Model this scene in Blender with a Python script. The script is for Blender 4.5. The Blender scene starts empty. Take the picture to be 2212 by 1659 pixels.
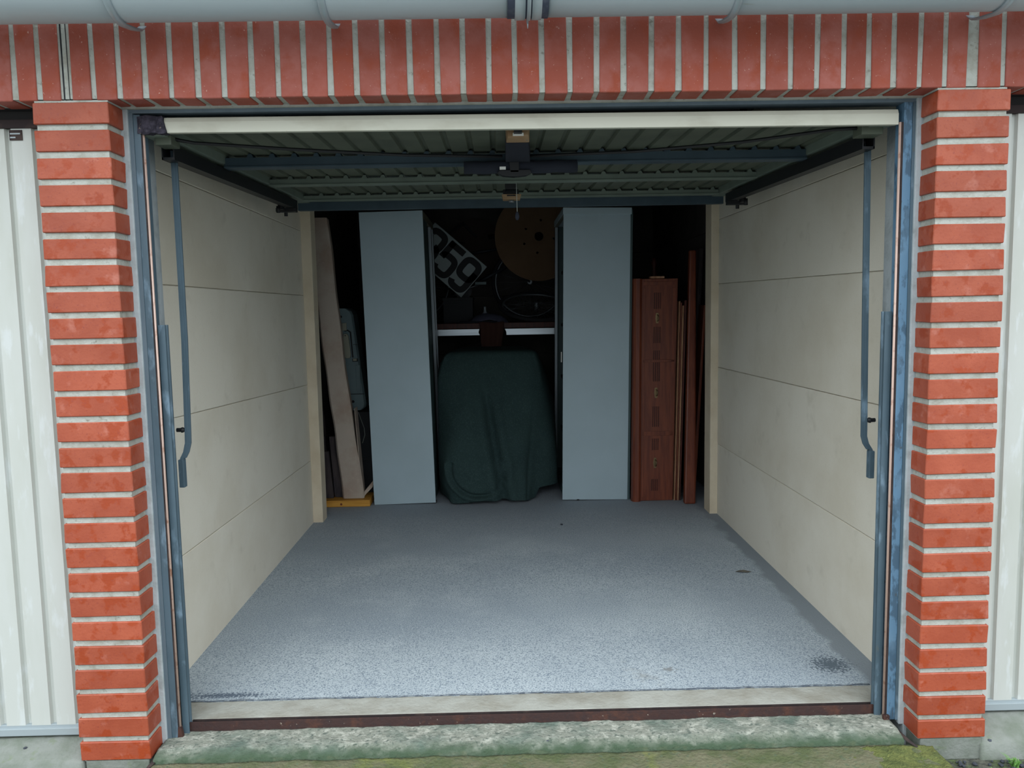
import bpy, bmesh, math, random
from mathutils import Vector, Matrix, noise
random.seed(7)
sc = bpy.context.scene
C = sc.collection
# ------------------------------------------------------------ camera (frame taken as 2212 x 1659)
CAM = (1.1176, -2.3461, 1.3851)
YAW, PITCH, ROLL, F = 1.47e-2, 9.67e-2, -1.85e-2, 1692.94
def cam_rot():
    cy, sy = math.cos(YAW), math.sin(YAW)
    f = Vector((sy*math.cos(PITCH), cy*math.cos(PITCH), -math.sin(PITCH)))
    r = Vector((cy, -sy, 0)); u = r.cross(f)
    c, s = math.cos(ROLL), math.sin(ROLL)
    r2 = c*r + s*u; u2 = -s*r + c*u
    return Matrix((r2, u2, -f)).transposed().to_4x4()
cd = bpy.data.cameras.new('camera'); co = bpy.data.objects.new('camera', cd); C.objects.link(co)
cd.sensor_width = 36; cd.sensor_fit = 'HORIZONTAL'; cd.lens = F/2212*36; cd.clip_start = .05
co.matrix_world = Matrix.Translation(CAM) @ cam_rot()
sc.camera = co
# ------------------------------------------------------------ light: an even overcast sky
w = bpy.data.worlds.new('sky'); sc.world = w; w.use_nodes = True
nt = w.node_tree; nt.nodes.clear()
out = nt.nodes.new('ShaderNodeOutputWorld'); bg = nt.nodes.new('ShaderNodeBackground')
geo = nt.nodes.new('ShaderNodeTexCoord'); sep = nt.nodes.new('ShaderNodeSeparateXYZ')
rmp = nt.nodes.new('ShaderNodeMapRange'); mx = nt.nodes.new('ShaderNodeMix'); mx.data_type = 'RGBA'
rmp.inputs['From Min'].default_value = 0; rmp.inputs['From Max'].default_value = .62
nt.links.new(geo.outputs['Generated'], sep.inputs[0]); nt.links.new(sep.outputs['Z'], rmp.inputs['Value'])
nt.links.new(rmp.outputs[0], mx.inputs[0])
mx.inputs[6].default_value = (.50, .54, .56, 1); mx.inputs[7].default_value = (1.66, 1.79, 1.87, 1)
nt.links.new(mx.outputs[2], bg.inputs[0]); nt.links.new(bg.outputs[0], out.inputs[0])
bg.inputs[1].default_value = 1.0
sc.view_settings.view_transform = 'Standard'; sc.view_settings.look = 'None'
sc.view_settings.gamma = 1; sc.view_settings.use_curve_mapping = False
sc.view_settings.exposure = 1.00
# ------------------------------------------------------------ materials
def lin(c):
    return tuple((v/255/12.92 if v/255 <= .04045 else ((v/255+.055)/1.055)**2.4) for v in c) + (1,)
def mat(name, col, rough=.7, metal=0., spec=.3, mott=None, layers=(), bump=None, rnd=0., stretch=(1, 1, 1), grad=None, spots=()):
    """mott=(colour, scale, lo, hi); layers = more of the same; bump=(strength, scale, distance); rnd = brightness change per object"""
    m = bpy.data.materials.new(name); m.use_nodes = True; t = m.node_tree; N = t.nodes; L = t.links
    b = N['Principled BSDF']; b.inputs['Roughness'].default_value = rough; b.inputs['Metallic'].default_value = metal
    b.inputs['Specular IOR Level'].default_value = spec
    tc = N.new('ShaderNodeTexCoord'); oi = N.new('ShaderNodeObjectInfo')
    off = N.new('ShaderNodeVectorMath'); off.operation = 'SCALE'; off.inputs[0].default_value = (13.1, 7.7, 5.3)
    L.new(oi.outputs['Random'], off.inputs['Scale'])
    mp = N.new('ShaderNodeVectorMath'); mp.operation = 'MULTIPLY'; mp.inputs[1].default_value = stretch
    L.new(tc.outputs['Object'], mp.inputs[0])
    ad = N.new('ShaderNodeVectorMath'); ad.operation = 'ADD'; L.new(mp.outputs[0], ad.inputs[0]); L.new(off.outputs[0], ad.inputs[1])
    vec = ad.outputs[0]
    cur = None
    allm = ([mott] if mott else []) + list(layers)
    base = lin(col)
    for k, (c2, s, lo, hi) in enumerate(allm):
        n = N.new('ShaderNodeTexNoise'); n.inputs['Scale'].default_value = s; n.inputs['Detail'].default_value = 5
        n.inputs['Roughness'].default_value = .6
        o2 = N.new('ShaderNodeVectorMath'); o2.operation = 'ADD'; o2.inputs[1].default_value = (3.3*k, 1.7*k, 9.1*k)
        L.new(vec, o2.inputs[0]); L.new(o2.outputs[0], n.inputs['Vector'])
        r = N.new('ShaderNodeMapRange'); r.inputs['From Min'].default_value = lo; r.inputs['From Max'].default_value = hi
        L.new(n.outputs['Fac'], r.inputs['Value'])
        x = N.new('ShaderNodeMix'); x.data_type = 'RGBA'; L.new(r.outputs[0], x.inputs[0])
        if cur is None: x.inputs[6].default_value = base
        else: L.new(cur, x.inputs[6])
        x.inputs[7].default_value = lin(c2); cur = x.outputs[2]
    if grad:   # colour mixed in over one zone of the thing: (axis, v0, v1, colour, wobble, scale) in object coordinates
        for (axis, v0, v1, c2, wob, s) in grad:
            sp = N.new('ShaderNodeSeparateXYZ'); L.new(tc.outputs['Object'], sp.inputs[0])
            n = N.new('ShaderNodeTexNoise'); n.inputs['Scale'].default_value = s; n.inputs['Detail'].default_value = 6; L.new(tc.outputs['Object'], n.inputs['Vector'])
            mm = N.new('ShaderNodeMath'); mm.operation = 'MULTIPLY_ADD'; mm.inputs[1].default_value = wob; L.new(n.outputs['Fac'], mm.inputs[0])
            L.new(sp.outputs[axis], mm.inputs[2])
            r = N.new('ShaderNodeMapRange'); r.inputs['From Min'].default_value = v0+wob/2; r.inputs['From Max'].default_value = v1+wob/2
            L.new(mm.outputs[0], r.inputs['Value'])
            x = N.new('ShaderNodeMix'); x.data_type = 'RGBA'; L.new(r.outputs[0], x.inputs[0])
            if cur is None: x.inputs[6].default_value = base
            else: L.new(cur, x.inputs[6])
            x.inputs[7].default_value = lin(c2); cur = x.outputs[2]
    for (cx, cy, rx, ry, c2, s) in spots:      # a speckled stain lying at one place of a surface
        q = N.new('ShaderNodeVectorMath'); q.operation = 'SUBTRACT'; q.inputs[1].default_value = (cx, cy, 0); L.new(tc.outputs['Object'], q.inputs[0])
        q2 = N.new('ShaderNodeVectorMath'); q2.operation = 'MULTIPLY'; q2.inputs[1].default_value = (1/rx, 1/ry, 0); L.new(q.outputs[0], q2.inputs[0])
        ln_ = N.new('ShaderNodeVectorMath'); ln_.operation = 'LENGTH'; L.new(q2.outputs[0], ln_.inputs[0])
        n = N.new('ShaderNodeTexNoise'); n.inputs['Scale'].default_value = s; n.inputs['Detail'].default_value = 4; L.new(tc.outputs['Object'], n.inputs['Vector'])
        mm = N.new('ShaderNodeMath'); mm.operation = 'MULTIPLY_ADD'; mm.inputs[1].default_value = -.42; L.new(ln_.outputs['Value'], mm.inputs[0]); L.new(n.outputs['Fac'], mm.inputs[2])
        r = N.new('ShaderNodeMapRange'); r.inputs['From Min'].default_value = .27; r.inputs['From Max'].default_value = .36; L.new(mm.outputs[0], r.inputs['Value'])
        x = N.new('ShaderNodeMix'); x.data_type = 'RGBA'; L.new(r.outputs[0], x.inputs[0]); L.new(cur, x.inputs[6]); x.inputs[7].default_value = lin(c2); cur = x.outputs[2]
    if rnd:
        r = N.new('ShaderNodeMapRange'); r.inputs['To Min'].default_value = 1-rnd; r.inputs['To Max'].default_value = 1+rnd
        sn = N.new('ShaderNodeMath'); sn.operation = 'FRACT'; ml = N.new('ShaderNodeMath'); ml.operation = 'MULTIPLY'; ml.inputs[1].default_value = 7.31
        L.new(oi.outputs['Random'], ml.inputs[0]); L.new(ml.outputs[0], sn.inputs[0]); L.new(sn.outputs[0], r.inputs['Value'])
        hs = N.new('ShaderNodeHueSaturation'); L.new(r.outputs[0], hs.inputs['Value'])
        if cur is None: hs.inputs['Color'].default_value = base
        else: L.new(cur, hs.inputs['Color'])
        cur = hs.outputs[0]
    if cur is None: b.inputs['Base Color'].default_value = base
    else: L.new(cur, b.inputs['Base Color'])
    if bump:
        n = N.new('ShaderNodeTexNoise'); n.inputs['Scale'].default_value = bump[1]; n.inputs['Detail'].default_value = 6; L.new(vec, n.inputs['Vector'])
        bp = N.new('ShaderNodeBump'); bp.inputs['Strength'].default_value = bump[0]; bp.inputs['Distance'].default_value = bump[2]
        L.new(n.outputs['Fac'], bp.inputs['Height']); L.new(bp.outputs[0], b.inputs['Normal'])
    return m
M = {}
M['brick'] = mat('fired brick', (162, 80, 55), .5, spec=.45, mott=((150, 69, 45), 7, .38, .6), layers=[((150, 60, 26), 19, .53, .60), ((178, 112, 96), 15, .60, .80), ((132, 56, 46), 160, .58, .75)], bump=(.35, 120, .002), rnd=.09)
M['brick_dry'] = mat('dusty brick', (146, 73, 58), .7, mott=((158, 92, 82), 7, .42, .62), layers=[((148, 70, 50), 12, .52, .66), ((198, 160, 148), 130, .66, .74)], bump=(.35, 120, .002), rnd=.08)
M['mortar'] = mat('pale mortar', (172, 175, 168), .9, mott=((150, 149, 138), 18, .45, .7), layers=[((126, 125, 114), 60, .6, .75)], bump=(.8, 90, .004))
M['mortar_frame'] = mat('smeared pointing', (166, 174, 178), .85, mott=((142, 149, 150), 14, .45, .7), bump=(.6, 60, .004))
M['wall'] = mat('cream painted concrete', (226, 220, 206), .85, mott=((214, 206, 189), 1.6, .42, .68), layers=[((203, 196, 180), 7, .60, .85), ((198, 190, 172), 190, .60, .8)], bump=(.25, 260, .002))
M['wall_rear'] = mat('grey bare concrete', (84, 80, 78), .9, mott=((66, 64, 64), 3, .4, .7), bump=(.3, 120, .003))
M['pilaster'] = mat('warm cream paint', (214, 202, 180), .8, mott=((200, 186, 162), 5, .4, .7), layers=[((150, 140, 120), 40, .72, .78)], bump=(.3, 90, .003))
M['ceiling'] = mat('concrete ceiling', (74, 72, 72), .9, bump=(.3, 60, .003))
M['floor'] = mat('worn asphalt floor', (180, 190, 196), .8, spec=.25, mott=((160, 171, 180), 1.1, .36, .66), layers=[((192, 201, 206), 2.6, .50, .76), ((118, 131, 145), 190, .49, .60), ((210, 217, 220), 240, .55, .68), ((130, 126, 118), 2.2, .68, .8)],
                 grad=[(0, 2.39, 2.42, (136, 145, 152), .12, 8), (1, 1.8, 3.4, (150, 158, 168), .9, 2)], spots=[(2.33, .45, .13, .12, (96, 107, 117), 110), (.12, .33, .28, .035, (96, 107, 120), 110), (1.72, .44, .05, .03, (140, 144, 146), 60)], bump=(.7, 140, .004))  # floor colour turns darker towards the back
M['sill'] = mat('pale screed strip', (168, 168, 160), .9, mott=((150, 147, 136), 7, .42, .65), layers=[((150, 148, 140), 60, .62, .75)], bump=(.7, 70, .004))
M['apron'] = mat('mossy concrete', (138, 141, 130), .95, mott=((172, 173, 162), 30, .48, .60), layers=[((98, 112, 102), 7, .46, .66), ((98, 106, 98), 60, .54, .64), ((70, 76, 78), 150, .66, .70)],
                 grad=[(1, .036, -.012, (66, 82, 64), .055, 22), (1, -.012, -.03, (112, 111, 84), .02, 30)], bump=(1., 90, .006))
M['slab'] = mat('algae stained slab', (108, 106, 84), .95, mott=((84, 92, 62), 9, .4, .6), layers=[((112, 118, 66), 5, .60, .72), ((86, 98, 78), 60, .56, .7)], bump=(1., 80, .008))
M['moss'] = mat('yellow green moss', (104, 110, 62), 1., mott=((86, 96, 56), 18, .4, .6), layers=[((122, 126, 72), 90, .55, .7)], bump=(1., 140, .01))
M['plinth'] = mat('grey concrete', (126, 130, 124), .92, mott=((106, 113, 102), 9, .42, .62), layers=[((104, 118, 84), 14, .6, .75)], bump=(.7, 80, .004))
M['ground'] = mat('dark gravel soil', (70, 72, 66), 1., mott=((96, 96, 86), 30, .4, .6), layers=[((84, 104, 56), 6, .56, .7)], bump=(1., 60, .02))
M['lane'] = mat('pale lane', (112, 114, 112), .9, mott=((98, 100, 97), 3, .4, .7), bump=(.4, 60, .004))
M['grime'] = mat('dark grime', (84, 92, 102), .95, mott=((130, 138, 144), 60, .45, .6))
M['stone'] = mat('small dark stone', (66, 70, 78), .8, rnd=.35, bump=(.5, 300, .001))
M['weed'] = mat('green weed', (104, 150, 74), .6, rnd=.2)
M['white_door'] = mat('white ribbed sheet', (188, 191, 186), .5, spec=.4, mott=((179, 182, 174), 6, .45, .7), layers=[((195, 199, 197), 30, .56, .66)], stretch=(1, 1, .25), bump=(.1, 20, .002))
M['white_strip'] = mat('cream white door edge', (192, 192, 178), .55, mott=((176, 174, 159), 10, .5, .7), layers=[((120, 112, 104), 30, .74, .78)], stretch=(.4, 1, 1))
M['grey_strip'] = mat('zinc edge', (158, 168, 172), .5, .2)
M['leaf'] = mat('grey green door sheet', (88, 95, 82), .6, mott=((77, 84, 73), 8, .4, .7), bump=(.1, 40, .001))
M['leaf_bar'] = mat('grey green channel', (112, 124, 114), .55, mott=((99, 110, 102), 6, .4, .7))
M['blue_bar'] = mat('blue grey paint', (60, 76, 86), .5, mott=((51, 67, 77), 8, .4, .7))
M['steel'] = mat('blue grey painted steel', (80, 99, 111), .5, spec=.4, mott=((69, 87, 98), 7, .42, .62), layers=[((110, 132, 148), 16, .56, .66), ((84, 92, 92), 40, .66, .72)], stretch=(1, 1, .35), bump=(.2, 60, .002))
M['steel_worn'] = mat('flaking blue painted steel', (92, 127, 154), .55, spec=.4, mott=((68, 95, 116), 24, .50, .56), layers=[((104, 137, 162), 9, .5, .7), ((72, 84, 92), 50, .64, .7)], stretch=(1, 1, .5), bump=(.4, 60, .003))
M['steel_dull'] = mat('dull grey steel side', (90, 104, 114), .6, mott=((98, 112, 122), 12, .42, .62), stretch=(1, 1, .4))
M['copper'] = mat('bare brown metal bead', (196, 170, 158), .45, .2, mott=((160, 116, 96), 30, .55, .7))
M['rust'] = mat('rusty steel', (66, 48, 46), .75, .2, mott=((88, 58, 48), 20, .5, .7), layers=[((60, 48, 48), 40, .5, .7), ((170, 160, 146), 60, .68, .74)], bump=(.6, 80, .003))
M['rust_dark'] = mat('dark rust', (52, 44, 44), .85, .1, mott=((72, 60, 56), 20, .5, .66))
M['black'] = mat('black steel', (24, 25, 28), .5, spec=.4)
M['blackfoam'] = mat('matt black tube', (34, 38, 48), .85)
M['rot'] = mat('dark flaked corner', (44, 42, 52), .9, mott=((70, 66, 78), 40, .5, .65), layers=[((150, 136, 120), 80, .68, .73)], bump=(1., 60, .01))
M['tan'] = mat('tan lock casing', (150, 124, 94), .45, mott=((140, 108, 76), 20, .5, .7))
M['label'] = mat('white sticker', (232, 232, 226), .5)
M['ink'] = mat('printed black', (26, 28, 32), .6)
M['cord'] = mat('grey cord', (150, 156, 150), .7)
M['gutter'] = mat('light grey gutter', (170, 183, 188), .35, spec=.5, mott=((160, 171, 175), 3, .4, .7), layers=[((150, 150, 140), 14, .66, .78)], stretch=(.25, 1, 1))
M['gutter_stain'] = mat('grimy joint', (66, 74, 90), .7, mott=((90, 96, 108), 30, .5, .7))
M['bracket'] = mat('galvanised bracket', (160, 174, 180), .4, .4, spec=.5)
M['fascia'] = mat('blue grey roof edge', (70, 84, 98), .7)
M['cabinet'] = mat('grey green enamel', (170, 189, 199), .45, spec=.35, mott=((165, 184, 193), 3, .4, .7), bump=(.05, 400, .0006))
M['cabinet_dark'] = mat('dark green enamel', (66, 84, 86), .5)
M['cabinet_rim'] = mat('brownish cabinet top edge', (112, 110, 98), .5)
M['light_metal'] = mat('pale metal stile', (150, 160, 168), .4, .3)
M['inside'] = mat('dark cabinet inside', (40, 42, 46), .7)
M['tarp'] = mat('dark green canvas', (48, 66, 66), .9, spec=.15, mott=((42, 59, 60), 4, .4, .7), layers=[((60, 80, 80), 120, .5, .7)], bump=(.5, 400, .001))
M['beige'] = mat('beige fabric', (180, 168, 156), .9, mott=((166, 146, 132), 5, .42, .66), layers=[((184, 168, 156), 14, .56, .7)], bump=(.3, 120, .002))
M['wood_pine'] = mat('yellow pine', (206, 152, 66), .6, mott=((186, 128, 48), 14, .42, .62), stretch=(.3, 4, 4))
M['wood_dark'] = mat('weathered dark wood', (74, 66, 66), .85, mott=((52, 48, 52), 12, .4, .6), stretch=(3, 3, .3), bump=(.5, 60, .003))
M['mahogany'] = mat('reddish brown varnished wood', (120, 60, 38), .45, spec=.4, mott=((98, 46, 31), 16, .4, .62), stretch=(3, 3, .25))
M['mahogany2'] = mat('darker carved inlay', (78, 36, 28), .5, mott=((60, 28, 24), 16, .4, .62), stretch=(3, 3, .25))
M['wood_edge'] = mat('raw board edge', (168, 128, 100), .8, mott=((138, 98, 74), 20, .4, .6), stretch=(3, 3, .2))
M['brass'] = mat('tarnished brass', (130, 112, 84), .35, .8)
M['case'] = mat('grey green hard plastic', (118, 138, 142), .5, mott=((108, 126, 132), 5, .4, .7))
M['case_pale'] = mat('paler plastic handle', (158, 158, 142), .5)
M['alu'] = mat('brushed aluminium', (196, 206, 214), .35, .6, stretch=(.2, 4, 4), mott=((176, 186, 194), 8, .4, .7))
M['drum'] = mat('brown plywood', (112, 88, 66), .8, mott=((100, 78, 58), 3, .4, .7))
M['drum2'] = mat('darker plywood', (74, 64, 60), .85)
M['plate'] = mat('white sign sheet', (150, 162, 164), .5)
M['bike'] = mat('dark bicycle enamel', (42, 46, 54), .4)
M['tyre'] = mat('grey rubber', (40, 40, 44), .9)
M['rim'] = mat('dull chrome', (120, 126, 132), .4, .6)
M['brown_cloth'] = mat('dark brown sacking', (70, 46, 40), .95, bump=(.5, 200, .002))
M['purple_cloth'] = mat('slate cloth', (74, 76, 94), .95, bump=(.5, 200, .002))
M['dry_leaf'] = mat('dry brown leaf', (96, 92, 84), .9)
# ------------------------------------------------------------ mesh building
class MB:
    def __init__(s): s.v = []; s.f = []; s.sm = []
    def add(s, vs, fs, smooth=False):
        n = len(s.v); s.v += [Vector(p) for p in vs]; s.f += [tuple(i+n for i in f) for f in fs]; s.sm += [smooth]*len(fs)
        return s
    def box(s, x0, x1, y0, y1, z0, z1):
        return s.add([(x0,y0,z0),(x1,y0,z0),(x1,y1,z0),(x0,y1,z0),(x0,y0,z1),(x1,y0,z1),(x1,y1,z1),(x0,y1,z1)],
                     [(0,3,2,1),(4,5,6,7),(0,1,5,4),(1,2,6,5),(2,3,7,6),(3,0,4,7)])
    def hexa(s, p):
        return s.add(p, [(0,3,2,1),(4,5,6,7),(0,1,5,4),(1,2,6,5),(2,3,7,6),(3,0,4,7)])
    def prism(s, poly, a0, a1, axis='x', smooth=False):
        n = len(poly)
        def P(a, q): return (a, q[0], q[1]) if axis == 'x' else (q[0], a, q[1]) if axis == 'y' else (q[0], q[1], a)
        vs = [P(a0, q) for q in poly]+[P(a1, q) for q in poly]
        s.add(vs, [(i, (i+1) % n, n+(i+1) % n, n+i) for i in range(n)], smooth)
        m = len(s.v)-2*n
        s.f += [tuple(m+i for i in reversed(range(n))), tuple(m+n+i for i in range(n))]; s.sm += [False, False]
        return s
    def sheet(s, poly, a0, a1, th, axis='x'):
        """open profile (x,z) swept along y, given thickness in z"""
        n = len(poly); vs = []
        for a in (a0, a1):
            for d in (0, th):
                vs += [((q[0], a, q[1]+d) if axis == 'y' else (q[0], q[1]+d, a)) for q in poly]
        fs = []
        for i in range(n-1):
            fs += [(i, i+1, 2*n+i+1, 2*n+i), (n+i+1, n+i, 3*n+i, 3*n+i+1), (i+1, i, n+i, n+i+1), (2*n+i, 2*n+i+1, 3*n+i+1, 3*n+i)]
        fs += [(0, 2*n, 3*n, n), (n-1, 2*n-1, 4*n-1, 3*n-1)]
        return s.add(vs, fs)
    def tube(s, pts, r, n=10, closed=False, flat=None):
        P = [Vector(p) for p in pts]; rings = []; up = None
        for i, p in enumerate(P):
            a = P[i-1] if (i > 0 or closed) else p; b = P[(i+1) % len(P)] if (i < len(P)-1 or closed) else p
            t = (b-a).normalized()
            if up is None:
                up = Vector((0, 0, 1)) if abs(t.z) < .9 else Vector((1, 0, 0))
            x = t.cross(up).normalized(); y = x.cross(t).normalized(); up = y
            rr = r[i] if isinstance(r, (list, tuple)) else r
            k = flat or 1
            rings.append([p+rr*(math.cos(2*math.pi*j/n)*x+math.sin(2*math.pi*j/n)*y*k) for j in range(n)])
        base = [v for g in rings for v in g]; m = len(P); fs = []
        for i in range(m if closed else m-1):
            q = (i+1) % m
            fs += [(i*n+j, i*n+(j+1) % n, q*n+(j+1) % n, q*n+j) for j in range(n)]
        s.add(base, fs, True)
        if not closed:
            o = len(s.v)-len(base)
            s.f += [tuple(o+j for j in reversed(range(n))), tuple(o+(m-1)*n+j for j in range(n))]; s.sm += [False, False]
        return s
    def sqtube(s, pts, wx, wy):
        """rectangular bar through points lying mostly along z: half widths in x and y"""
        vs = []
        for p in pts: vs += [(p[0]-wx, p[1]-wy, p[2]), (p[0]+wx, p[1]-wy, p[2]), (p[0]+wx, p[1]+wy, p[2]), (p[0]-wx, p[1]+wy, p[2])]
        fs = []; m = len(pts)
        for i in range(m-1): fs += [(4*i+j, 4*i+(j+1) % 4, 4*i+4+(j+1) % 4, 4*i+4+j) for j in range(4)]
        fs += [(3, 2, 1, 0), tuple(4*(m-1)+j for j in range(4))]
        return s.add(vs, fs)
    def disc(s, c, r, y0, y1, n=48):
        poly = [(c[0]+r*math.cos(2*math.pi*i/n), c[1]+r*math.sin(2*math.pi*i/n)) for i in range(n)]
        return s.prism(poly, y0, y1, 'y', True)
def wloc(o):
    v = Vector((0, 0, 0))
    while o: v += o.location; o = o.parent
    return v
def obj(name, mb, m, parent=None, bevel=0., loc=None, label=None, seg=2):
    me = bpy.data.meshes.new(name)
    off = wloc(parent) if parent else Vector((0, 0, 0))
    L0 = Vector(loc) if loc else Vector((0, 0, 0))          # loc is a world point
    me.from_pydata([tuple(v-(L0 if loc else off)) for v in mb.v], [], mb.f)
    for p, f in zip(me.polygons, mb.sm): p.use_smooth = f
    bm = bmesh.new(); bm.from_mesh(me); bmesh.ops.recalc_face_normals(bm, faces=bm.faces)
    if bevel:
        es = [e for e in bm.edges if len(e.link_faces) == 2 and e.calc_face_angle(0) > .6]
        bmesh.ops.bevel(bm, geom=es, offset=bevel, segments=seg, affect='EDGES', profile=.6, clamp_overlap=True)
    bm.to_mesh(me); bm.free()
    me.materials.append(m if not isinstance(m, str) else M[m])
    o = bpy.data.objects.new(name, me); C.objects.link(o)
    if parent: o.parent = parent
    if loc: o.location = L0-off
    if label: o['label'] = label
    return o
def thing(name, label, cat, loc=(0, 0, 0), group=None, kind=None):
    o = bpy.data.objects.new(name, None); C.objects.link(o); o.location = loc; o.empty_display_size = .05
    tag(o, label, cat, group, kind); return o
def tag(o, label, cat, group=None, kind=None):
    o['label'] = label; o['category'] = cat
    if group: o['group'] = group
    if kind: o['kind'] = kind
    return o
def struct(name, label=None, loc=(0, 0, 0), cat=None):
    o = bpy.data.objects.new(name, None); C.objects.link(o); o.location = loc; o['kind'] = 'structure'
    if label: o['label'] = label
    if cat: o['category'] = cat
    return o
def stag(o, label, cat):
    o['kind'] = 'structure'; o['label'] = label; o['category'] = cat; return o
OW = 2.4162; PW = .2154; CP = .0775; BH = .0595; ZT = 2.0
# ------------------------------------------------------------ ground and slabs
def rough(x0, x1, y0, y1, z, nx, ny, amp, seed, fz=None, th=.08):
    mb = MB(); vs = []
    for j in range(ny+1):
        for i in range(nx+1):
            x = x0+(x1-x0)*i/nx; y = y0+(y1-y0)*j/ny
            zz = (fz(x, y) if fz else z)+amp*noise.fractal(Vector((x*14+seed, y*14, seed)), .8, 2.1, 4)
            vs.append((x, y, zz))
    fs = [(j*(nx+1)+i, j*(nx+1)+i+1, (j+1)*(nx+1)+i+1, (j+1)*(nx+1)+i) for j in range(ny) for i in range(nx)]
    n = len(vs)
    # skirt
    ring = [i for i in range(nx+1)]+[(j)*(nx+1)+nx for j in range(1, ny+1)]+[ny*(nx+1)+i for i in range(nx-1, -1, -1)]+[j*(nx+1) for j in range(ny-1, 0, -1)]
    for q in ring: vs.append((vs[q][0], vs[q][1], z-th))
    m = len(ring)
    fs += [(ring[(k+1) % m], ring[k], n+k, n+(k+1) % m) for k in range(m)]
    mb.add(vs, fs, True); return mb
g = obj('ground', MB().add([(-14, -20, -.075), (16, -20, -.075), (16, .3, -.075), (-14, .3, -.075), (-14, -20, -.2), (16, -20, -.2), (16, .3, -.2), (-14, .3, -.2)],
    [(3, 2, 1, 0), (4, 5, 6, 7), (0, 1, 5, 4), (1, 2, 6, 5), (2, 3, 7, 6), (3, 0, 4, 7)]), 'ground'); g['kind'] = 'structure'
stag(g, 'dark gravelly soil in front of the garages', 'ground')
ln = obj('lane', MB().box(-14, 16, -20, -.62, -.12, -.062), 'lane', None, loc=(1, -5, -.07)); stag(ln, 'grey concrete lane before the garages', 'lane')
def apz(x, y):
    if y > .03: return .018-.004*(y-.03)/.1
    if y > -.012: return .002+.016*((y+.012)/.042)**.6
    return .002
a = obj('threshold_apron', rough(.012, 2.37, -.012, .135, 0, 260, 26, .0035, 3.3, apz, .07), 'apron', loc=(0, 0, 0)); stag(a, 'mossy speckled concrete step in front of the rusty threshold channel', 'step')
b_ = obj('front_slab', rough(.0, 2.46, -.6, -.018, -.006, 200, 60, .004, 8.1, lambda x, y: -.006-.02*max(0, -y-.2)-.03*max(0, x-2.40)*8, .07), 'slab', loc=(0, 0, 0)); stag(b_, 'outer slab with green and yellow algae at the bottom edge', 'slab')
mo = obj('moss_patch', rough(2.17, 2.45, -.5, -.03, -.014, 90, 70, .009, 5.2, lambda x, y: -.001-.09*max(0, abs(x-2.33)-.04)-.02*max(0, -y-.2), .03), 'moss', loc=(0, 0, 0))
tag(mo, 'yellow green moss cushion at the corner of the outer slab', 'moss', kind='stuff')
# floor, threshold strip, rusty channel
fl = obj('floor', MB().add([(-.3, .285, .036), (2.7, .285, .036), (2.7, 3, .05), (2.7, 5.3, .05), (-.3, 5.3, .05), (-.3, 3, .05),
     (-.3, .285, -.1), (2.7, .285, -.1), (2.7, 5.3, -.1), (-.3, 5.3, -.1)], [(0, 1, 2, 5), (5, 2, 3, 4), (6, 9, 8, 7), (0, 6, 7, 1), (1, 7, 8, 3, 2), (3, 8, 9, 4), (4, 9, 6, 0, 5)]), 'floor'); stag(fl, 'blue grey speckled asphalt floor of the garage', 'floor')
si = obj('threshold_strip', rough(-.03, 2.44, .168, .292, .036, 160, 12, .0016, 1.7, None, .1), 'sill', loc=(0, 0, 0)); stag(si, 'pale screed strip between rusty channel and floor', 'threshold')
ch = struct('threshold_channel', 'rusty brown steel channel across the opening', (1.2, .15, .03), 'channel')
obj('front_lip', MB().box(.07, 2.352, .136, .141, .000, .044), 'rust', ch, .001)
obj('channel_bed', MB().box(.07, 2.352, .141, .166, .010, .024), 'rust_dark', ch)
obj('rear_lip', MB().box(.07, 2.352, .163, .168, .012, .038), 'rust_dark', ch, .001)
fj = obj('floor_joint', MB().tube([(.0+.04*i, .289+.006*noise.noise(Vector((i*.7, 0, 0))), .038) for i in range(61)], [.0045+.004*noise.noise(Vector((i*.9, 3, 0))) for i in range(61)], 6, flat=.35), 'grime', None, loc=(1.2, .29, .038)); stag(fj, 'dark crumbling joint along the front edge of the asphalt floor', 'joint')
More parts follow.
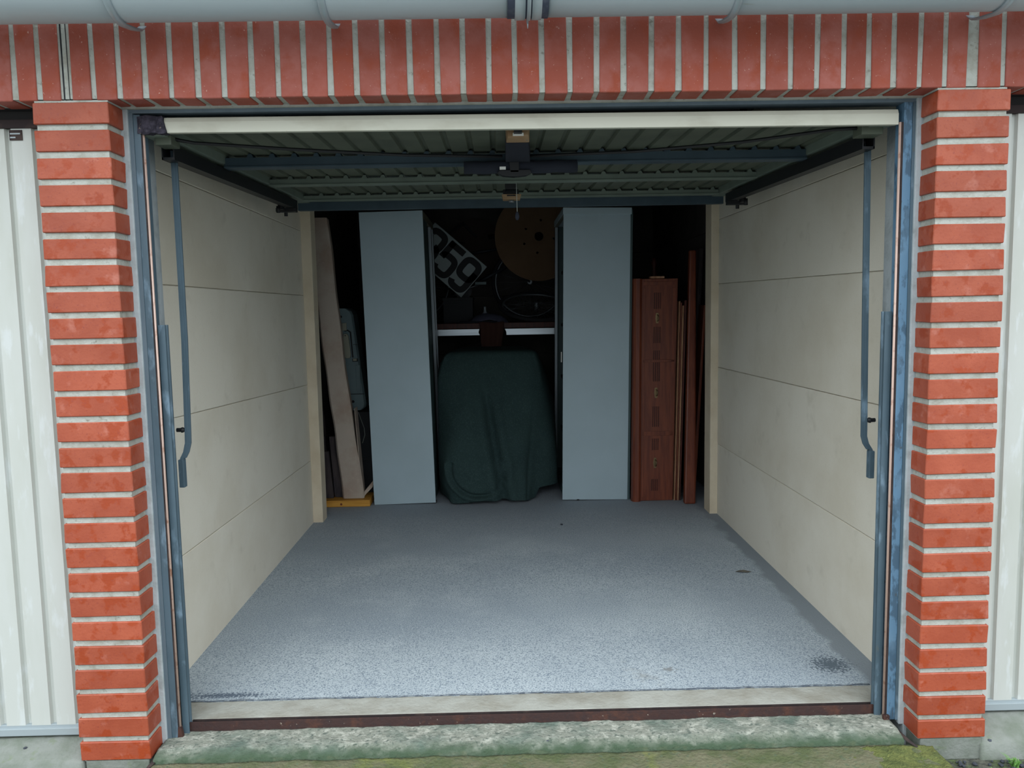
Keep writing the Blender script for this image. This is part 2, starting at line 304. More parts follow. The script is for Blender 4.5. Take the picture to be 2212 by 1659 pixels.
# ------------------------------------------------------------ garage shell
def wall(side, s, x_front, x_rear):
    r = struct('wall_'+side, None, (x_front, 0, 0))
    x0, x1 = (x_front-.10, x_front) if s < 0 else (x_front, x_front+.10)
    front = [(-.05, -.05), (.485, .448), (1.018, .93), (1.493, 1.486), (1.897, 1.880), (2.3, 2.42)] if s < 0 else [(-.05, -.05), (.503, .503), (1.012, .990), (1.490, 1.512), (1.897, 1.907), (2.3, 2.42)]
    ya, yb = .13, 2.56
    for k in range(5):
        g = .0011
        z0a, z0b = front[k]; z1a, z1b = front[k+1]
        z0a += g; z0b += g; z1a -= g; z1b -= g
        e = random.uniform(-.0012, .0012)
        p = [(x0+e, ya, z0a), (x1+e, ya, z0a), (x1+e, yb, z0b), (x0+e, yb, z0b), (x0+e, ya, z1a), (x1+e, ya, z1a), (x1+e, yb, z1b), (x0+e, yb, z1b)]
        obj('panel', MB().hexa(p), 'wall', r, .0025, loc=(x_front, .13, z0a), seg=1)
    obj('panel_backing', MB().box(*((x0, x1-.012) if s < 0 else (x0+.012, x1)), ya, yb, -.05, 2.42), 'wall', r)
    obj('panel_backing', MB().box(*((x_rear-.12, x_rear-.07) if s < 0 else (x_rear+.07, x_rear+.12)), 2.5, 5.35, -.05, 2.42), 'wall_rear', r)  # added backing, keeps sky light from leaking through the rear panel gaps
    for k in range(5):
        z0, z1 = [(.0, .45), (.452, .95), (.952, 1.50), (1.502, 1.89), (1.892, 2.42)][k]
        xx = (x_rear-.08, x_rear) if s < 0 else (x_rear, x_rear+.08)
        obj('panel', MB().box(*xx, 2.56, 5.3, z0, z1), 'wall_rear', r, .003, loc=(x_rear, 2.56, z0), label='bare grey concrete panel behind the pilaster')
    return r
wall('left', -1, -.09, -.21); wall('right', 1, 2.49, 2.60)
pl = obj('trim_1', MB().box(-.21, -.03, 2.56, 2.68, -.03, 2.42), 'pilaster', None, .006, loc=(-.09, 2.6, 0)); stag(pl, 'warm cream concrete pilaster on the left wall', 'pilaster')
pr = obj('trim_2', MB().box(2.443, 2.60, 2.56, 2.70, -.03, 2.42), 'pilaster', None, .006, loc=(2.49, 2.6, 0)); stag(pr, 'warm cream concrete pilaster on the right wall', 'pilaster')
wb = struct('wall_back', None, (1.2, 5.2, 0))
obj('panel_backing', MB().box(-.33, 2.72, 5.29, 5.35, -.05, 2.42), 'wall_rear', wb)  # added behind the back panels to block light through their gaps
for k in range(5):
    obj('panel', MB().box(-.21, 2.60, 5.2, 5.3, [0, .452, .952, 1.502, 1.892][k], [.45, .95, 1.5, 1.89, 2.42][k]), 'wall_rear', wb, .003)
ce = obj('ceiling', MB().box(-2.9, 5.4, .10, 5.35, 2.42, 2.52), 'ceiling', None, loc=(1.2, 2.6, 2.42)); stag(ce, 'concrete roof slab above the garage', 'ceiling')
fa = obj('fascia_board', MB().box(-2.9, 5.4, .004, .10, 2.222, 2.46), 'fascia', None, .002, loc=(1.2, .05, 2.42)); stag(fa, 'blue grey roof edge board behind the gutter', 'roof edge')
# ------------------------------------------------------------ bricks
def brick_mesh(w, d, h, seed, name):
    """uneven fired brick, centred on x and z, front face at y=0"""
    rr = random.Random(seed); bm = bmesh.new()
    bmesh.ops.create_cube(bm, size=1)
    for v in bm.verts:
        v.co.x *= w+rr.uniform(-.003, .003); v.co.z *= h+rr.uniform(-.0025, .0025); v.co.y = (v.co.y+.5)*d
        if v.co.y < d/2: v.co.y += rr.uniform(-.0012, .0012)
    bmesh.ops.bevel(bm, geom=list(bm.edges), offset=.0022, segments=1, affect='EDGES')
    me = bpy.data.meshes.new(name); bm.to_mesh(me); bm.free(); return me
def put(name, me, parent, p, rot=(0, 0, 0), m=None):
    o = bpy.data.objects.new(name, me); C.objects.link(o); o.parent = parent; o.location = Vector(p)-wloc(parent); o.rotation_euler = rot
    return o
course = [brick_mesh(PW, .092, BH, k, 'brick') for k in range(8)]
soldier = [brick_mesh(.0635, .092, .216, 40+k, 'brick') for k in range(8)]
soldier_thin = [brick_mesh(.058, .092, .216, 60+k, 'brick') for k in range(4)]
for me in course: me.materials.append(M['brick'])
for me in soldier+soldier_thin: me.materials.append(M['brick_dry'])
def pillar(x0, label):
    r = struct('brick_pillar', label, (x0+PW/2, 0, 0), 'pillar')
    mb = MB(); n = 53; N = random.Random(x0)
    obj('mortar', MB().box(x0+.007, x0+PW-.007, .007, .0875, -.004, 2.0), 'mortar', r)
    obj('mortar_core', MB().box(x0+.0, x0+PW, .0875, .30, -.07, 2.0), 'mortar_frame', r)
    for k in range(26):
        z = k*CP+BH/2+.0005
        put('brick', course[(k*5+3) % 8], r, (x0+PW/2+N.uniform(-.0015, .0015), N.uniform(-.001, .001), z), (0, N.uniform(-.004, .004), N.uniform(-.006, .006)))
    obj('concrete_foot', MB().box(x0+.012, x0+PW-.006, .003, .30, -.075, -.0015), 'plinth', r, .004)
    return r
pillar(-PW, 'brick pillar between the open garage and the left white door')
pillar(OW, 'brick pillar between the open garage and the right white door')
# lintel of upright bricks
js = [-0.261, -0.191, -0.117, -0.038, 0.038, 0.112, 0.185, 0.263, 0.338, 0.418, 0.493, 0.568, 0.644, 0.719, 0.795, 0.874, 0.953, 1.027, 1.102, 1.177, 1.255, 1.336, 1.415, 1.493, 1.574, 1.653, 1.734, 1.818, 1.9, 1.98, 2.059, 2.136, 2.21, 2.283, 2.361, 2.435, 2.517, 2.605]
while js[0] > -2.65: js.insert(0, js[0]-.0765)
while js[-1] < 5.1: js.append(js[-1]+.0785)
lt = struct('brick_lintel', 'row of upright red bricks over the garage opening', (1.2, 0, 2.0), 'lintel')
obj('mortar', MB().box(js[0], js[-1], .0045, .094, 2.008, 2.222), 'mortar', lt)
obj('lintel_beam', MB().box(js[0], js[-1], .100, .20, 2.012, 2.42), 'ceiling', lt, label='concrete beam behind the upright bricks')
for i in range(len(js)-1):
    wd = js[i+1]-js[i]; jw = .0165
    x = (js[i]+js[i+1])/2; shift = 0
    if abs(js[i]+.117) < .002: x += .006; wd -= .010
    if abs(js[i+1]+.117) < .002: x -= .004; wd -= .006
    if abs(js[i]-2.517) < .002: x += .004; wd -= .006
    if abs(js[i+1]-2.517) < .002: x -= .005; wd -= .008
    bw = wd-jw; src = soldier if bw > .0605 else soldier_thin
    me = src[(i*3) % len(src)]; o = put('brick', me, lt, (x, random.uniform(-.001, .001), 2.1115), (0, random.uniform(-.006, .006), 0))
    o.scale = (bw/(.0635 if src is soldier else .058), 1, 1)
obj('bed_joint', MB().box(-.21, .0, .003, .09, 1.9985, 2.004), 'mortar', lt)
obj('bed_joint', MB().box(OW, OW+PW-.01, .003, .09, 1.9985, 2.004), 'mortar', lt)
obj('expansion_gap', MB().box(-.1245, -.1205, .0035, .02, 2.004, 2.222), 'ink', lt, label='thin dark expansion gap in the lintel')
obj('expansion_gap', MB().box(-.1085, -.1065, .0035, .02, 2.004, 2.222), 'ink', lt, label='thin dark expansion gap in the lintel')
obj('soffit_mortar', MB().box(.0, OW, .083, .099, 1.9985, 2.012), 'mortar', lt)
# ------------------------------------------------------------ gutter
gt = thing('gutter', 'pale grey half-round gutter above the brick lintel', 'gutter', (1.2, -.14, 2.27))
def arc(r, a0, a1, n, c=(-.14, 2.272)):
    return [(c[0]+r*math.cos(math.radians(a0+(a1-a0)*i/n)), c[1]+r*math.sin(math.radians(a0+(a1-a0)*i/n))) for i in range(n+1)]
def shell(r, th, x0, x1):
    a = arc(r, 178, 362, 28); b = arc(r-th, 362, 178, 28)
    mb = MB(); mb.prism(a+b, x0, x1, 'x', True); return mb
obj('channel', shell(.100, .003, -2.8, 1.165), 'gutter', gt)
obj('channel', shell(.100, .003, 1.258, 5.3), 'gutter', gt)
obj('front_bead', MB().tube([(-2.8, -.242, 2.276), (5.3, -.242, 2.276)], .007, 10), 'gutter', gt)
obj('joint_collar', shell(.1065, .006, 1.176, 1.204), 'gutter', gt); obj('joint_collar', shell(.1065, .006, 1.222, 1.248), 'gutter', gt)
obj('joint_seal', shell(.1025, .006, 1.156, 1.266), 'gutter_stain', gt, label='grimy dark band under the gutter joint')
obj('joint_rib', shell(.114, .02, 1.2095, 1.2135), 'bracket', gt)
obj('joint_rib_side', shell(.1075, .006, 1.2085, 1.2185), 'gutter', gt)
obj('drip_tip', MB().tube([(1.2115, -.12, 2.162), (1.2115, -.117, 2.146)], [.003, .0012], 6), 'bracket', gt)
for bx in (.117, .669, 1.768, 2.498, -.53, 3.1, 3.7, -1.1, -1.7):
    pts = arc(.1045, 180, 282, 18)
    pts = [(bx, p[0], p[1]) for p in pts]+[(bx, -.07, 2.178), (bx, -.025, 2.190), (bx, -.004, 2.205)]
    mb = MB(); vs = []
    for p in pts: vs += [(p[0]-.011, p[1], p[2]), (p[0]+.011, p[1], p[2]), (p[0]+.007, p[1]-.001, p[2]-.007), (p[0]-.007, p[1]-.001, p[2]-.007)]
    fs = []
    for i in range(len(pts)-1): fs += [(4*i+j, 4*i+(j+1) % 4, 4*i+4+(j+1) % 4, 4*i+4+j) for j in range(4)]
    fs += [(3, 2, 1, 0), tuple(4*(len(pts)-1)+j for j in range(4))]
    mb.add(vs, fs, True)
    obj('bracket', mb, 'bracket', gt)
# ------------------------------------------------------------ steel door frame
df = struct('door_frame', 'blue grey steel frame around the open garage doorway', (1.2, .12, 0), 'door frame')
XL0, XL1 = .013, .047; XR0, XR1 = 2.368, 2.414
obj('pointing', MB().box(-.004, XL0+.002, .088, .13, 0, 2.0), 'mortar_frame', df, .003)
obj('pointing', MB().box(XR1-.012, OW+.004, .088, .13, 0, 2.0), 'mortar_frame', df, .003)
obj('post', MB().box(XL0, XL0+.014, .0945, .150, .012, 1.99), 'steel_dull', df, .001, label='dull grey outer edge of the left post')
obj('post', MB().box(XL0+.014, XL1, .098, .150, .012, 1.985), 'steel', df, .0015)
obj('post', MB().box(XR0, XR1-.020, .098, .150, .012, 1.99), 'steel_worn', df, .0015, label='flaking blue paint on the right post')
obj('post', MB().box(XR1-.020, XR1-.004, .0945, .150, .012, 1.99), 'steel', df, .001)
obj('rust_edge', MB().box(XL1, XL1+.005, .100, .112, .012, 1.93), 'rust_dark', df)
obj('rust_edge', MB().box(XR0-.005, XR0, .100, .112, .012, 1.93), 'rust_dark', df)
obj('bead', MB().tube([(XL1+.006, .104, .015), (XL1+.006, .104, 1.93)], .0042, 8), 'copper', df, label='bare brown metal bead on the left post')
obj('bead', MB().tube([(XR0-.009, .104, .015), (XR0-.009, .104, 1.93)], .0042, 8), 'copper', df, label='bare brown metal bead on the right post')
def chan(x0, x1, s):
    mb = MB(); poly = [(x0, .122), (x1, .122), (x1, .126), (x1-s*.004, .128), (x1-s*.004, .140), (x1, .142), (x1, .150), (x0, .150)]
    mb.prism(poly, .012, 1.352, 'z'); return mb
obj('guide_channel', chan(.052, .074, 1), 'steel', df, .001)
obj('guide_channel', chan(2.360, 2.338, -1), 'steel', df, .001)
obj('head', MB().box(XL0, XR1, .096, .150, 1.988, 2.010), 'steel_dull', df, .001)
obj('rust_foot', MB().add([(.045, .097, .004), (.064, .097, .004), (.064, .112, .004), (.045, .112, .004), (.048, .098, .05), (.057, .098, .05), (.057, .11, .05), (.048, .11, .05)], [(0,3,2,1),(4,5,6,7),(0,1,5,4),(1,2,6,5),(2,3,7,6),(3,0,4,7)]), 'rust', df)
obj('rust_foot', MB().box(2.352, 2.372, .086, .098, .012, .032), 'rust', df, .002)
# ------------------------------------------------------------ open up-and-over door
gd = thing('garage_door', 'open up-and-over garage door hanging overhead, grey green underside', 'garage door', (1.2, .1, 1.95))
def sk(y): return 1.955+.022*y
LX0, LX1 = .045, 2.348
prof = []; x = LX0+.01
while x < LX1-.04:
    prof += [(x, 0), (x+.058, 0), (x+.064, .010), (x+.074, .010), (x+.080, 0)]; x += .082
prof = [p for p in prof if p[0] < LX1-.008]+[(LX1-.008, 0)]
mb = MB(); n = len(prof); vs = []
for y in (.115, .68, 1.25, 1.97):
    for d in (0, .0015): vs += [(p[0], y, sk(y)+p[1]+d) for p in prof]
fs = []
for s_ in range(3):
    b0 = s_*2*n; b1 = b0+2*n
    for i in range(n-1): fs += [(b0+i, b0+i+1, b1+i+1, b1+i), (b0+n+i+1, b0+n+i, b1+n+i, b1+n+i+1)]
mb.add(vs, fs); obj('ribbed_sheet', mb, 'leaf', gd)
obj('bottom_edge', MB().add([(.117, .098, 1.930), (2.352, .098, 1.922), (2.352, .125, 1.924), (.117, .125, 1.932), (.117, .098, 1.962), (2.352, .098, 1.955), (2.352, .125, 1.972), (.117, .125, 1.980), (.117, .104, 1.976), (2.352, .104, 1.969)],
    [(0, 3, 2, 1), (0, 1, 5, 4), (4, 5, 9, 8), (8, 9, 6, 7), (1, 2, 6, 9, 5), (3, 0, 4, 8, 7), (2, 3, 7, 6)]), 'white_strip', gd, .002, label='cream white bottom edge of the door')
mb = rough(.036, .128, .094, .125, 0, 24, 8, .004, 2.2, lambda x, y: 1.975, 0)
mb = MB(); NN = 14
for i in range(NN):
    t = i/(NN-1)
R_ = random.Random(5); vs = []
for (yy, k) in ((.093, 0), (.126, 1)):
    for i in range(9):
        xx = .038+.088*i/8
        vs += [(xx+R_.uniform(-.003, .003), yy+R_.uniform(-.003, .003), 1.927+R_.uniform(-.002, .003)), (xx+R_.uniform(-.004, .004), yy+R_.uniform(-.004, .002), 1.95), (xx-(.012 if i == 8 else 0)+R_.uniform(-.003, .003), yy, 1.981+R_.uniform(-.004, .002))]
fs = []
for i in range(8):
    for j in range(2):
        a_ = i*3+j; fs += [(a_, a_+3, a_+4, a_+1), (27+a_, 27+a_+1, 27+a_+4, 27+a_+3)]
    fs += [(i*3, 27+i*3, 27+i*3+3, i*3+3), (i*3+2, i*3+5, 27+i*3+5, 27+i*3+2)]
fs += [(0, 1, 28, 27), (1, 2, 29, 28), (24, 51, 52, 25), (25, 52, 53, 26)]
mb.add(vs, fs); obj('corner_block', mb, 'rot', gd, label='dark flaked corner of the door edge')
for (x0, x1, lp) in ((LX0, LX0+.066, 1), (LX1-.066, LX1, -1)):
    mb = MB()
    for ya, yb in ((.115, 1.965),):
        q = [(x0, ya, sk(ya)-.032), (x1, ya, sk(ya)-.032), (x1, yb, sk(yb)-.032), (x0, yb, sk(yb)-.032), (x0, ya, sk(ya)+.004), (x1, ya, sk(ya)+.004), (x1, yb, sk(yb)+.004), (x0, yb, sk(yb)+.004)]
        mb.hexa(q)
    obj('side_frame', mb, 'leaf_bar', gd, .002)
    xi = x1 if lp > 0 else x0
def cbar(y, m, zb, w=.045, lip=True, x0=LX0+.062, x1=LX1-.062, name='crossbar', label=None):
    mb = MB(); mb.box(x0, x1, y, y+w, zb, sk(y)-.010)
    # feet between the ribs, leaving dark gaps against the sheet
    x = LX0+.010+.058
    while x < x1-.02:
        if x > x0+.01: mb.add([(x-.006, y+.001, sk(y)-.011), (x+.020, y+.001, sk(y)-.011), (x+.020, y+w, sk(y)-.011), (x-.006, y+w, sk(y)-.011), (x+.001, y+.001, sk(y)+.004), (x+.013, y+.001, sk(y)+.004), (x+.013, y+w, sk(y)+.006), (x+.001, y+w, sk(y)+.006)],
               [(0,3,2,1),(4,5,6,7),(0,1,5,4),(1,2,6,5),(2,3,7,6),(3,0,4,7)])
        x += .082
    if lip: mb.box(x0, x1, y-.006, y, zb, zb+.006)
    return obj(name, mb, m, gd, .001, label=label)
cbar(.65, 'blue_bar', 1.922, .05, label='blue grey crossbar nearest the door edge')
cbar(1.22, 'leaf_bar', 1.944); cbar(1.83, 'leaf_bar', 1.960)
obj('end_bar', MB().box(LX0, LX1, 1.965, 2.0, 1.928, 1.996), 'blue_bar', gd, .002, label='blue grey bar along the far edge of the door')
# lock box, lock rods, pull bar, stickers
obj('lock_box', MB().add([(1.155, .19, 1.920), (1.222, .19, 1.926), (1.226, .245, 1.915), (1.151, .245, 1.915), (1.152, .19, 1.962), (1.225, .19, 1.962), (1.228, .245, 1.962), (1.149, .245, 1.962)],
    [(0,3,2,1),(4,5,6,7),(0,1,5,4),(1,2,6,5),(2,3,7,6),(3,0,4,7)]), 'tan', gd, .003, label='tan lock casing on the door edge')
lkb = [o for o in gd.children if o.name.startswith('lock_box')][0]
obj('sticker', MB().box(1.172, 1.206, .1875, .190, 1.925, 1.934), 'label', lkb)
obj('screw', MB().tube([(1.160, .225, 1.923), (1.160, .225, 1.918)], .003, 8), 'rim', lkb)
obj('screw', MB().tube([(1.218, .225, 1.923), (1.218, .225, 1.918)], .003, 8), 'rim', lkb)
obj('lock_bracket', MB().box(1.12, 1.255, .150, .19, 1.950, 1.958).box(1.175, 1.20, .15, .20, 1.93, 1.956), 'black', gd)
obj('lock_housing', MB().add([(1.150, .30, 1.925), (1.225, .30, 1.925), (1.245, .62, 1.905), (1.152, .62, 1.905), (1.150, .30, 1.962), (1.225, .30, 1.962), (1.245, .62, 1.966), (1.152, .62, 1.966)],
    [(0,3,2,1),(4,5,6,7),(0,1,5,4),(1,2,6,5),(2,3,7,6),(3,0,4,7)]), 'blackfoam', gd, .004, label='dark housing behind the lock')
obj('housing_sticker', MB().box(1.178, 1.206, .292, .2995, 1.928, 1.946), 'label', gd)
obj('pull_bar', MB().tube([(1.00+.0375*i, .58+.003*math.sin(i*1.1), 1.897+.0015*math.sin(i*2.3)) for i in range(0, 12)], .023, 14), 'blackfoam', gd, label='matt black pull tube across the centre of the door')
obj('latch_arm', MB().add([(1.168, .545, 1.8720), (1.200, .545, 1.8720), (1.200, .59, 1.8720), (1.168, .59, 1.8720), (1.165, .545, 1.9100), (1.20, .545, 1.9100), (1.20, .59, 1.9300), (1.165, .59, 1.9300)],
    [(0,3,2,1),(4,5,6,7),(0,1,5,4),(1,2,6,5),(2,3,7,6),(3,0,4,7)]).prism([(1.122, 1.8720), (1.14, 1.8620), (1.18, 1.8580), (1.225, 1.8620), (1.245, 1.8720), (1.24, 1.8820), (1.13, 1.8820)], .545, .58, 'y'), 'black', gd, .002)
obj('latch_label', MB().box(1.130, 1.152, .542, .5445, 1.8825, 1.8930), 'label', gd)
obj('latch_nut', MB().box(1.153, 1.180, .530, .545, 1.9160, 1.9240), 'tan', gd, .001)
obj('lock_rod', MB().tube([(1.14, .52, 1.925), (.8, .46, 1.923), (.45, .33, 1.922), (.16, .22, 1.925), (.10, .17, 1.93)], .0055, 8), 'black', gd)
obj('lock_rod', MB().tube([(1.24, .52, 1.925), (1.6, .46, 1.923), (1.95, .34, 1.926), (2.2, .22, 1.936), (2.29, .17, 1.93)], .0055, 8), 'black', gd)
obj('rear_catch', MB().box(1.148, 1.222, 1.44, 1.52, 1.925, 1.945).box(1.158, 1.212, 1.36, 1.46, 1.935, 1.985), 'black', gd, .002)
rc = obj('rear_handle', MB().add([(1.146, 1.36, 1.888), (1.226, 1.36, 1.888), (1.226, 1.42, 1.888), (1.146, 1.42, 1.888), (1.140, 1.36, 1.912), (1.232, 1.36, 1.912), (1.232, 1.42, 1.916), (1.140, 1.42, 1.916)],
    [(0,3,2,1),(4,5,6,7),(0,1,5,4),(1,2,6,5),(2,3,7,6),(3,0,4,7)]), 'tan', gd, .003, label='tan grip of the rear catch')
obj('sticker', MB().box(1.165, 1.205, 1.3585, 1.36, 1.902, 1.908), 'ink', rc); obj('knob', MB().tube([(1.186, 1.39, 1.888), (1.186, 1.39, 1.876)], .013, 12), 'rim', rc)
obj('pull_cord', MB().tube([(1.191, .63, 1.850), (1.1925, .63, 1.76), (1.1925, .63, 1.735)], .0012, 6), 'cord', gd)
obj('pendant', MB().tube([(1.1925, .63, 1.742), (1.1925, .63, 1.733), (1.1925, .63, 1.722), (1.1925, .63, 1.712)], [.004, .007, .0085, .004], 10), 'blackfoam', gd)
# hinged corner blocks and swing arms
for s, xa in ((1, .065), (-1, 2.358)):
    if s > 0:
        obj('corner_bracket', MB().box(.068, .118, .145, .215, 1.905, 1.935), 'leaf', gd, .003)
        pts = [(.0705, .275, 1.912), (.0700, .275, 1.30), (.0640, .272, .985), (.0630, .272, .955), (.0560, .270, .925), (.0460, .268, .905), (.0440, .267, .880)]
    else:
        obj('corner_bracket', MB().box(2.262, 2.330, .150, .215, 1.905, 1.94), 'leaf', gd, .003)
        pts = [(2.342, .275, 1.912), (2.3485, .275, 1.30), (2.352, .272, .955), (2.352, .272, .930), (2.358, .270, .905), (2.370, .268, .885), (2.374, .267, .860)]
    arm = obj('swing_arm', MB().sqtube(pts, .0055, .010).sqtube([(p[0]+s*.009, p[1]-.004, p[2]) for p in pts[:-1]], .005, .004), 'steel', gd, .001)
    e = pts[-1]
    obj('pivot_plate', MB().box(e[0]-.010, e[0]+.008, e[1]-.012, e[1]+.012, e[2]-.075, e[2]+.02), 'steel', arm, .003)
    zb = 1.0 if s > 0 else .985
    q = pts[2]
    obj('stop_bolt', MB().tube([(q[0]-s*.030, .262, zb), (q[0]-s*.004, .262, zb)], .007, 8).tube([(q[0]-s*.014, .262, zb+.0), (q[0]-s*.009, .262, zb)], .010, 6), 'black', arm)
    obj('pivot_pin', MB().tube([(pts[0][0]-s*.012, .275, 1.905), (pts[0][0]+s*.024, .275, 1.905)], .010, 10), 'black', arm)
# hanging guide rails
for s, x0, x1, lb in ((1, .060, .100, 'black guide rail under the left edge of the open door'), (-1, 2.293, 2.333, 'black guide rail under the right edge of the open door')):
    r = thing('guide_rail', lb, 'rail', ((x0+x1)/2, .8, 1.89), 'guide rails of the open door')
    poly = [(x0, 1.862), (x1, 1.862), (x1, 1.872), (x0+.012 if s > 0 else x1, 1.872), (x0+.012 if s > 0 else x1, 1.872)]
    def hb(xa, xb, za, zb, ya=.21, yb=1.74, rise=.035):
        return [(xa, ya, za), (xb, ya, za), (xb, yb, za+rise), (xa, yb, za+rise), (xa, ya, zb), (xb, ya, zb), (xb, yb, zb+rise), (xa, yb, zb+rise)]
    obj('rail', MB().hexa(hb(x0, x1, 1.872, 1.880)).hexa(hb(x1-.004 if s > 0 else x0, x1 if s > 0 else x0+.004, 1.880, 1.915)).hexa(hb(x0 if s > 0 else x1-.004, x0+.004 if s > 0 else x1, 1.872, 1.918)), 'black', r)
    obj('end_bracket', MB().box(x0-.05 if s > 0 else x0-.01, x1+.01 if s > 0 else x1+.05, 1.66, 1.70, 1.885, 1.905), 'black', r, .002)
    for yb in (1.56, 1.70): obj('bolt', MB().tube([((x0+x1)/2-s*.03, yb, 1.900), ((x0+x1)/2-s*.03, yb, 1.868)], .009, 6), 'black', r)
    obj('hanger', MB().box(*((x0-.022, x0) if s > 0 else (x1, x1+.022)), 1.60, 1.64, 1.89, 2.42), 'black', r)
# ------------------------------------------------------------ closed neighbouring doors
def closed_door(x0, x1, ref, label, grp='closed white ribbed garage doors'):
    d = thing('garage_door', label, 'garage door', ((x0+x1)/2, .1, .03), grp)
    prof = []; x = ref
    while x > x0: x -= .0805
    x += .0805
    prof.append((x0, .100))
    while x < x1-.03:
        prof += [(x-.010, .100), (x-.006, .112), (x+.006, .112), (x+.010, .100)]; x += .0805
    prof.append((x1, .100)); prof = [p for p in prof if x0 <= p[0] <= x1]
    obj('ribbed_sheet', MB().sheet(prof, .068, 1.95, .0015, 'z'), 'white_door', d)
    obj('bottom_rail', MB().box(x0, x1, .092, .125, .036, .060).box(x0, x1, .100, .125, .058, .070), 'grey_strip', d, .002, label='pale grey rail along the foot of the door')
    obj('top_seal', MB().box(x0, x1, .094, .125, 1.95, 1.975), 'rust_dark', d, .002, label='dark strip along the top of the door')  # dark gap above the door drawn as a plain dark strip
    return d
ld = closed_door(-2.56, -.232, -.271, 'closed white ribbed garage door left of the brick pillar')
obj('vent_slot', MB().box(-.345, -.307, .097, .101, 1.915, 1.945), 'rust_dark', ld); vs_ = [o for o in ld.children if o.name.startswith('vent_slot')][0]
obj('louvre', MB().box(-.342, -.326, .0955, .098, 1.921, 1.925), 'grey_strip', vs_); obj('louvre', MB().box(-.342, -.312, .0955, .098, 1.932, 1.936), 'grey_strip', vs_)
rd = closed_door(2.652, 5.0, 2.712, 'closed white ribbed garage door right of the brick pillar')
for (x0, x1, lb, zf) in ((-2.62, -PW+.004, 'concrete sill under the left white door', -.004), (OW+PW-.010, 5.06, 'mossy concrete sill under the right white door', -.026)):
    s_ = obj('door_sill', rough(x0, x1, -.004, .30, zf, 180, 16, .0022, 4.4+x0, lambda x, y, zf=zf: zf+(.028-zf)*min(1, max(0, (y+.004)/.09)), .075), 'plinth', loc=(0, 0, 0)); stag(s_, lb, 'sill')
# walls closing the neighbouring boxes behind their doors
for (x0, x1, nm) in ((-2.62, -PW, 'wall_left_front'), (OW+PW, 5.06, 'wall_right_front')):
    w_ = obj(nm, MB().box(x0, x1, .150, .20, -.05, 2.42), 'ceiling'); w_['kind'] = 'structure'
# ------------------------------------------------------------ steel cabinets
def cabinet(x0, x1, label, lean, mirror):
    """side panel faces the doorway (-y); open front faces the aisle"""
    ya, yb, H = 2.965, 3.80, 1.985; z = .055
    r = thing('steel_cabinet', label, 'cabinet', ((x0+x1)/2, ya, z), 'steel cabinets at the back')
    f, bk = (x1, x0) if not mirror else (x0, x1)   # front x, back x
    s = 1 if not mirror else -1
    obj('side_panel', MB().box(x0, x1, ya, ya+.018, z, z+H), 'cabinet', r, .002)
    obj('side_panel', MB().box(x0, x1, yb-.018, yb, z, z+H), 'cabinet_dark', r, .002, label='far side panel, shade given as a darker colour')  # shade of the far panel is put into its enamel colour
    obj('back_panel', MB().box(min(bk, bk+s*.012), max(bk, bk+s*.012), ya+.018, yb-.018, z, z+H), 'cabinet_dark', r)
    obj('top_panel', MB().box(x0, x1, ya+.018, yb-.018, z+H-.02, z+H), 'cabinet_rim', r)
    obj('base', MB().box(x0+.01, x1-.01, ya+.018, yb-.018, z, z+.06), 'cabinet_dark', r)
    for k in range(4):
        zz = z+.38+.4*k
        obj('shelf', MB().box(min(bk+s*.015, f-s*.05), max(bk+s*.015, f-s*.05), ya+.02, yb-.02, zz, zz+.02), 'inside', r)
    fx0, fx1 = min(f, f-s*.02), max(f, f-s*.02)
    obj('front_rail', MB().box(fx0, fx1, ya+.018, yb, z+H-.05, z+H-.021), 'cabinet_rim', r, .001, label='brownish top rail of the cabinet front')
    obj('stile', MB().box(fx0, fx1, yb-.06, yb-.018, z+.06, z+H-.05), 'light_metal', r, .001, label='pale metal far stile')
    if not mirror:
        obj('stile', MB().box(fx0, fx1, ya+.018, ya+.30, z+.06, z+H-.05), 'cabinet_dark', r, .001, label='dark green near door leaf')
        obj('stile', MB().box(fx0, fx1, yb-.24, yb-.18, z+.06, z+H-.05), 'light_metal', r, .001)
        obj('hinge_foot', MB().box(x1-.03, x1+.006, ya+.002, ya+.03, z-.002, z+.012), 'black', r)
    else:
        obj('top_cap', MB().box(x0-.004, x1+.006, ya-.008, yb, z+H-.042, z+H+.002), 'cabinet', r, .002, label='overlapping cap along the top of the cabinet')
        obj('rear_edge', MB().box(x1, x1+.016, ya+.004, yb, z, z+H-.01), 'cabinet_dark', r, .002)
        obj('foot', MB().box(x0+.10, x0+.115, ya-.004, ya+.01, z-.004, z+.004), 'black', r)
        obj('key_tab', MB().box(x0-.01, x0-.004, ya+.05, ya+.06, z+.95, z+1.02), 'label', r)
    r.rotation_euler = (0, math.radians(lean), 0)
    return r
cabinet(.232, .655, 'grey green steel cabinet left of the tarpaulin', -1.0, False)
cabinet(1.530, 1.980, 'grey green steel cabinet with capped top right of the tarpaulin', .9, True)
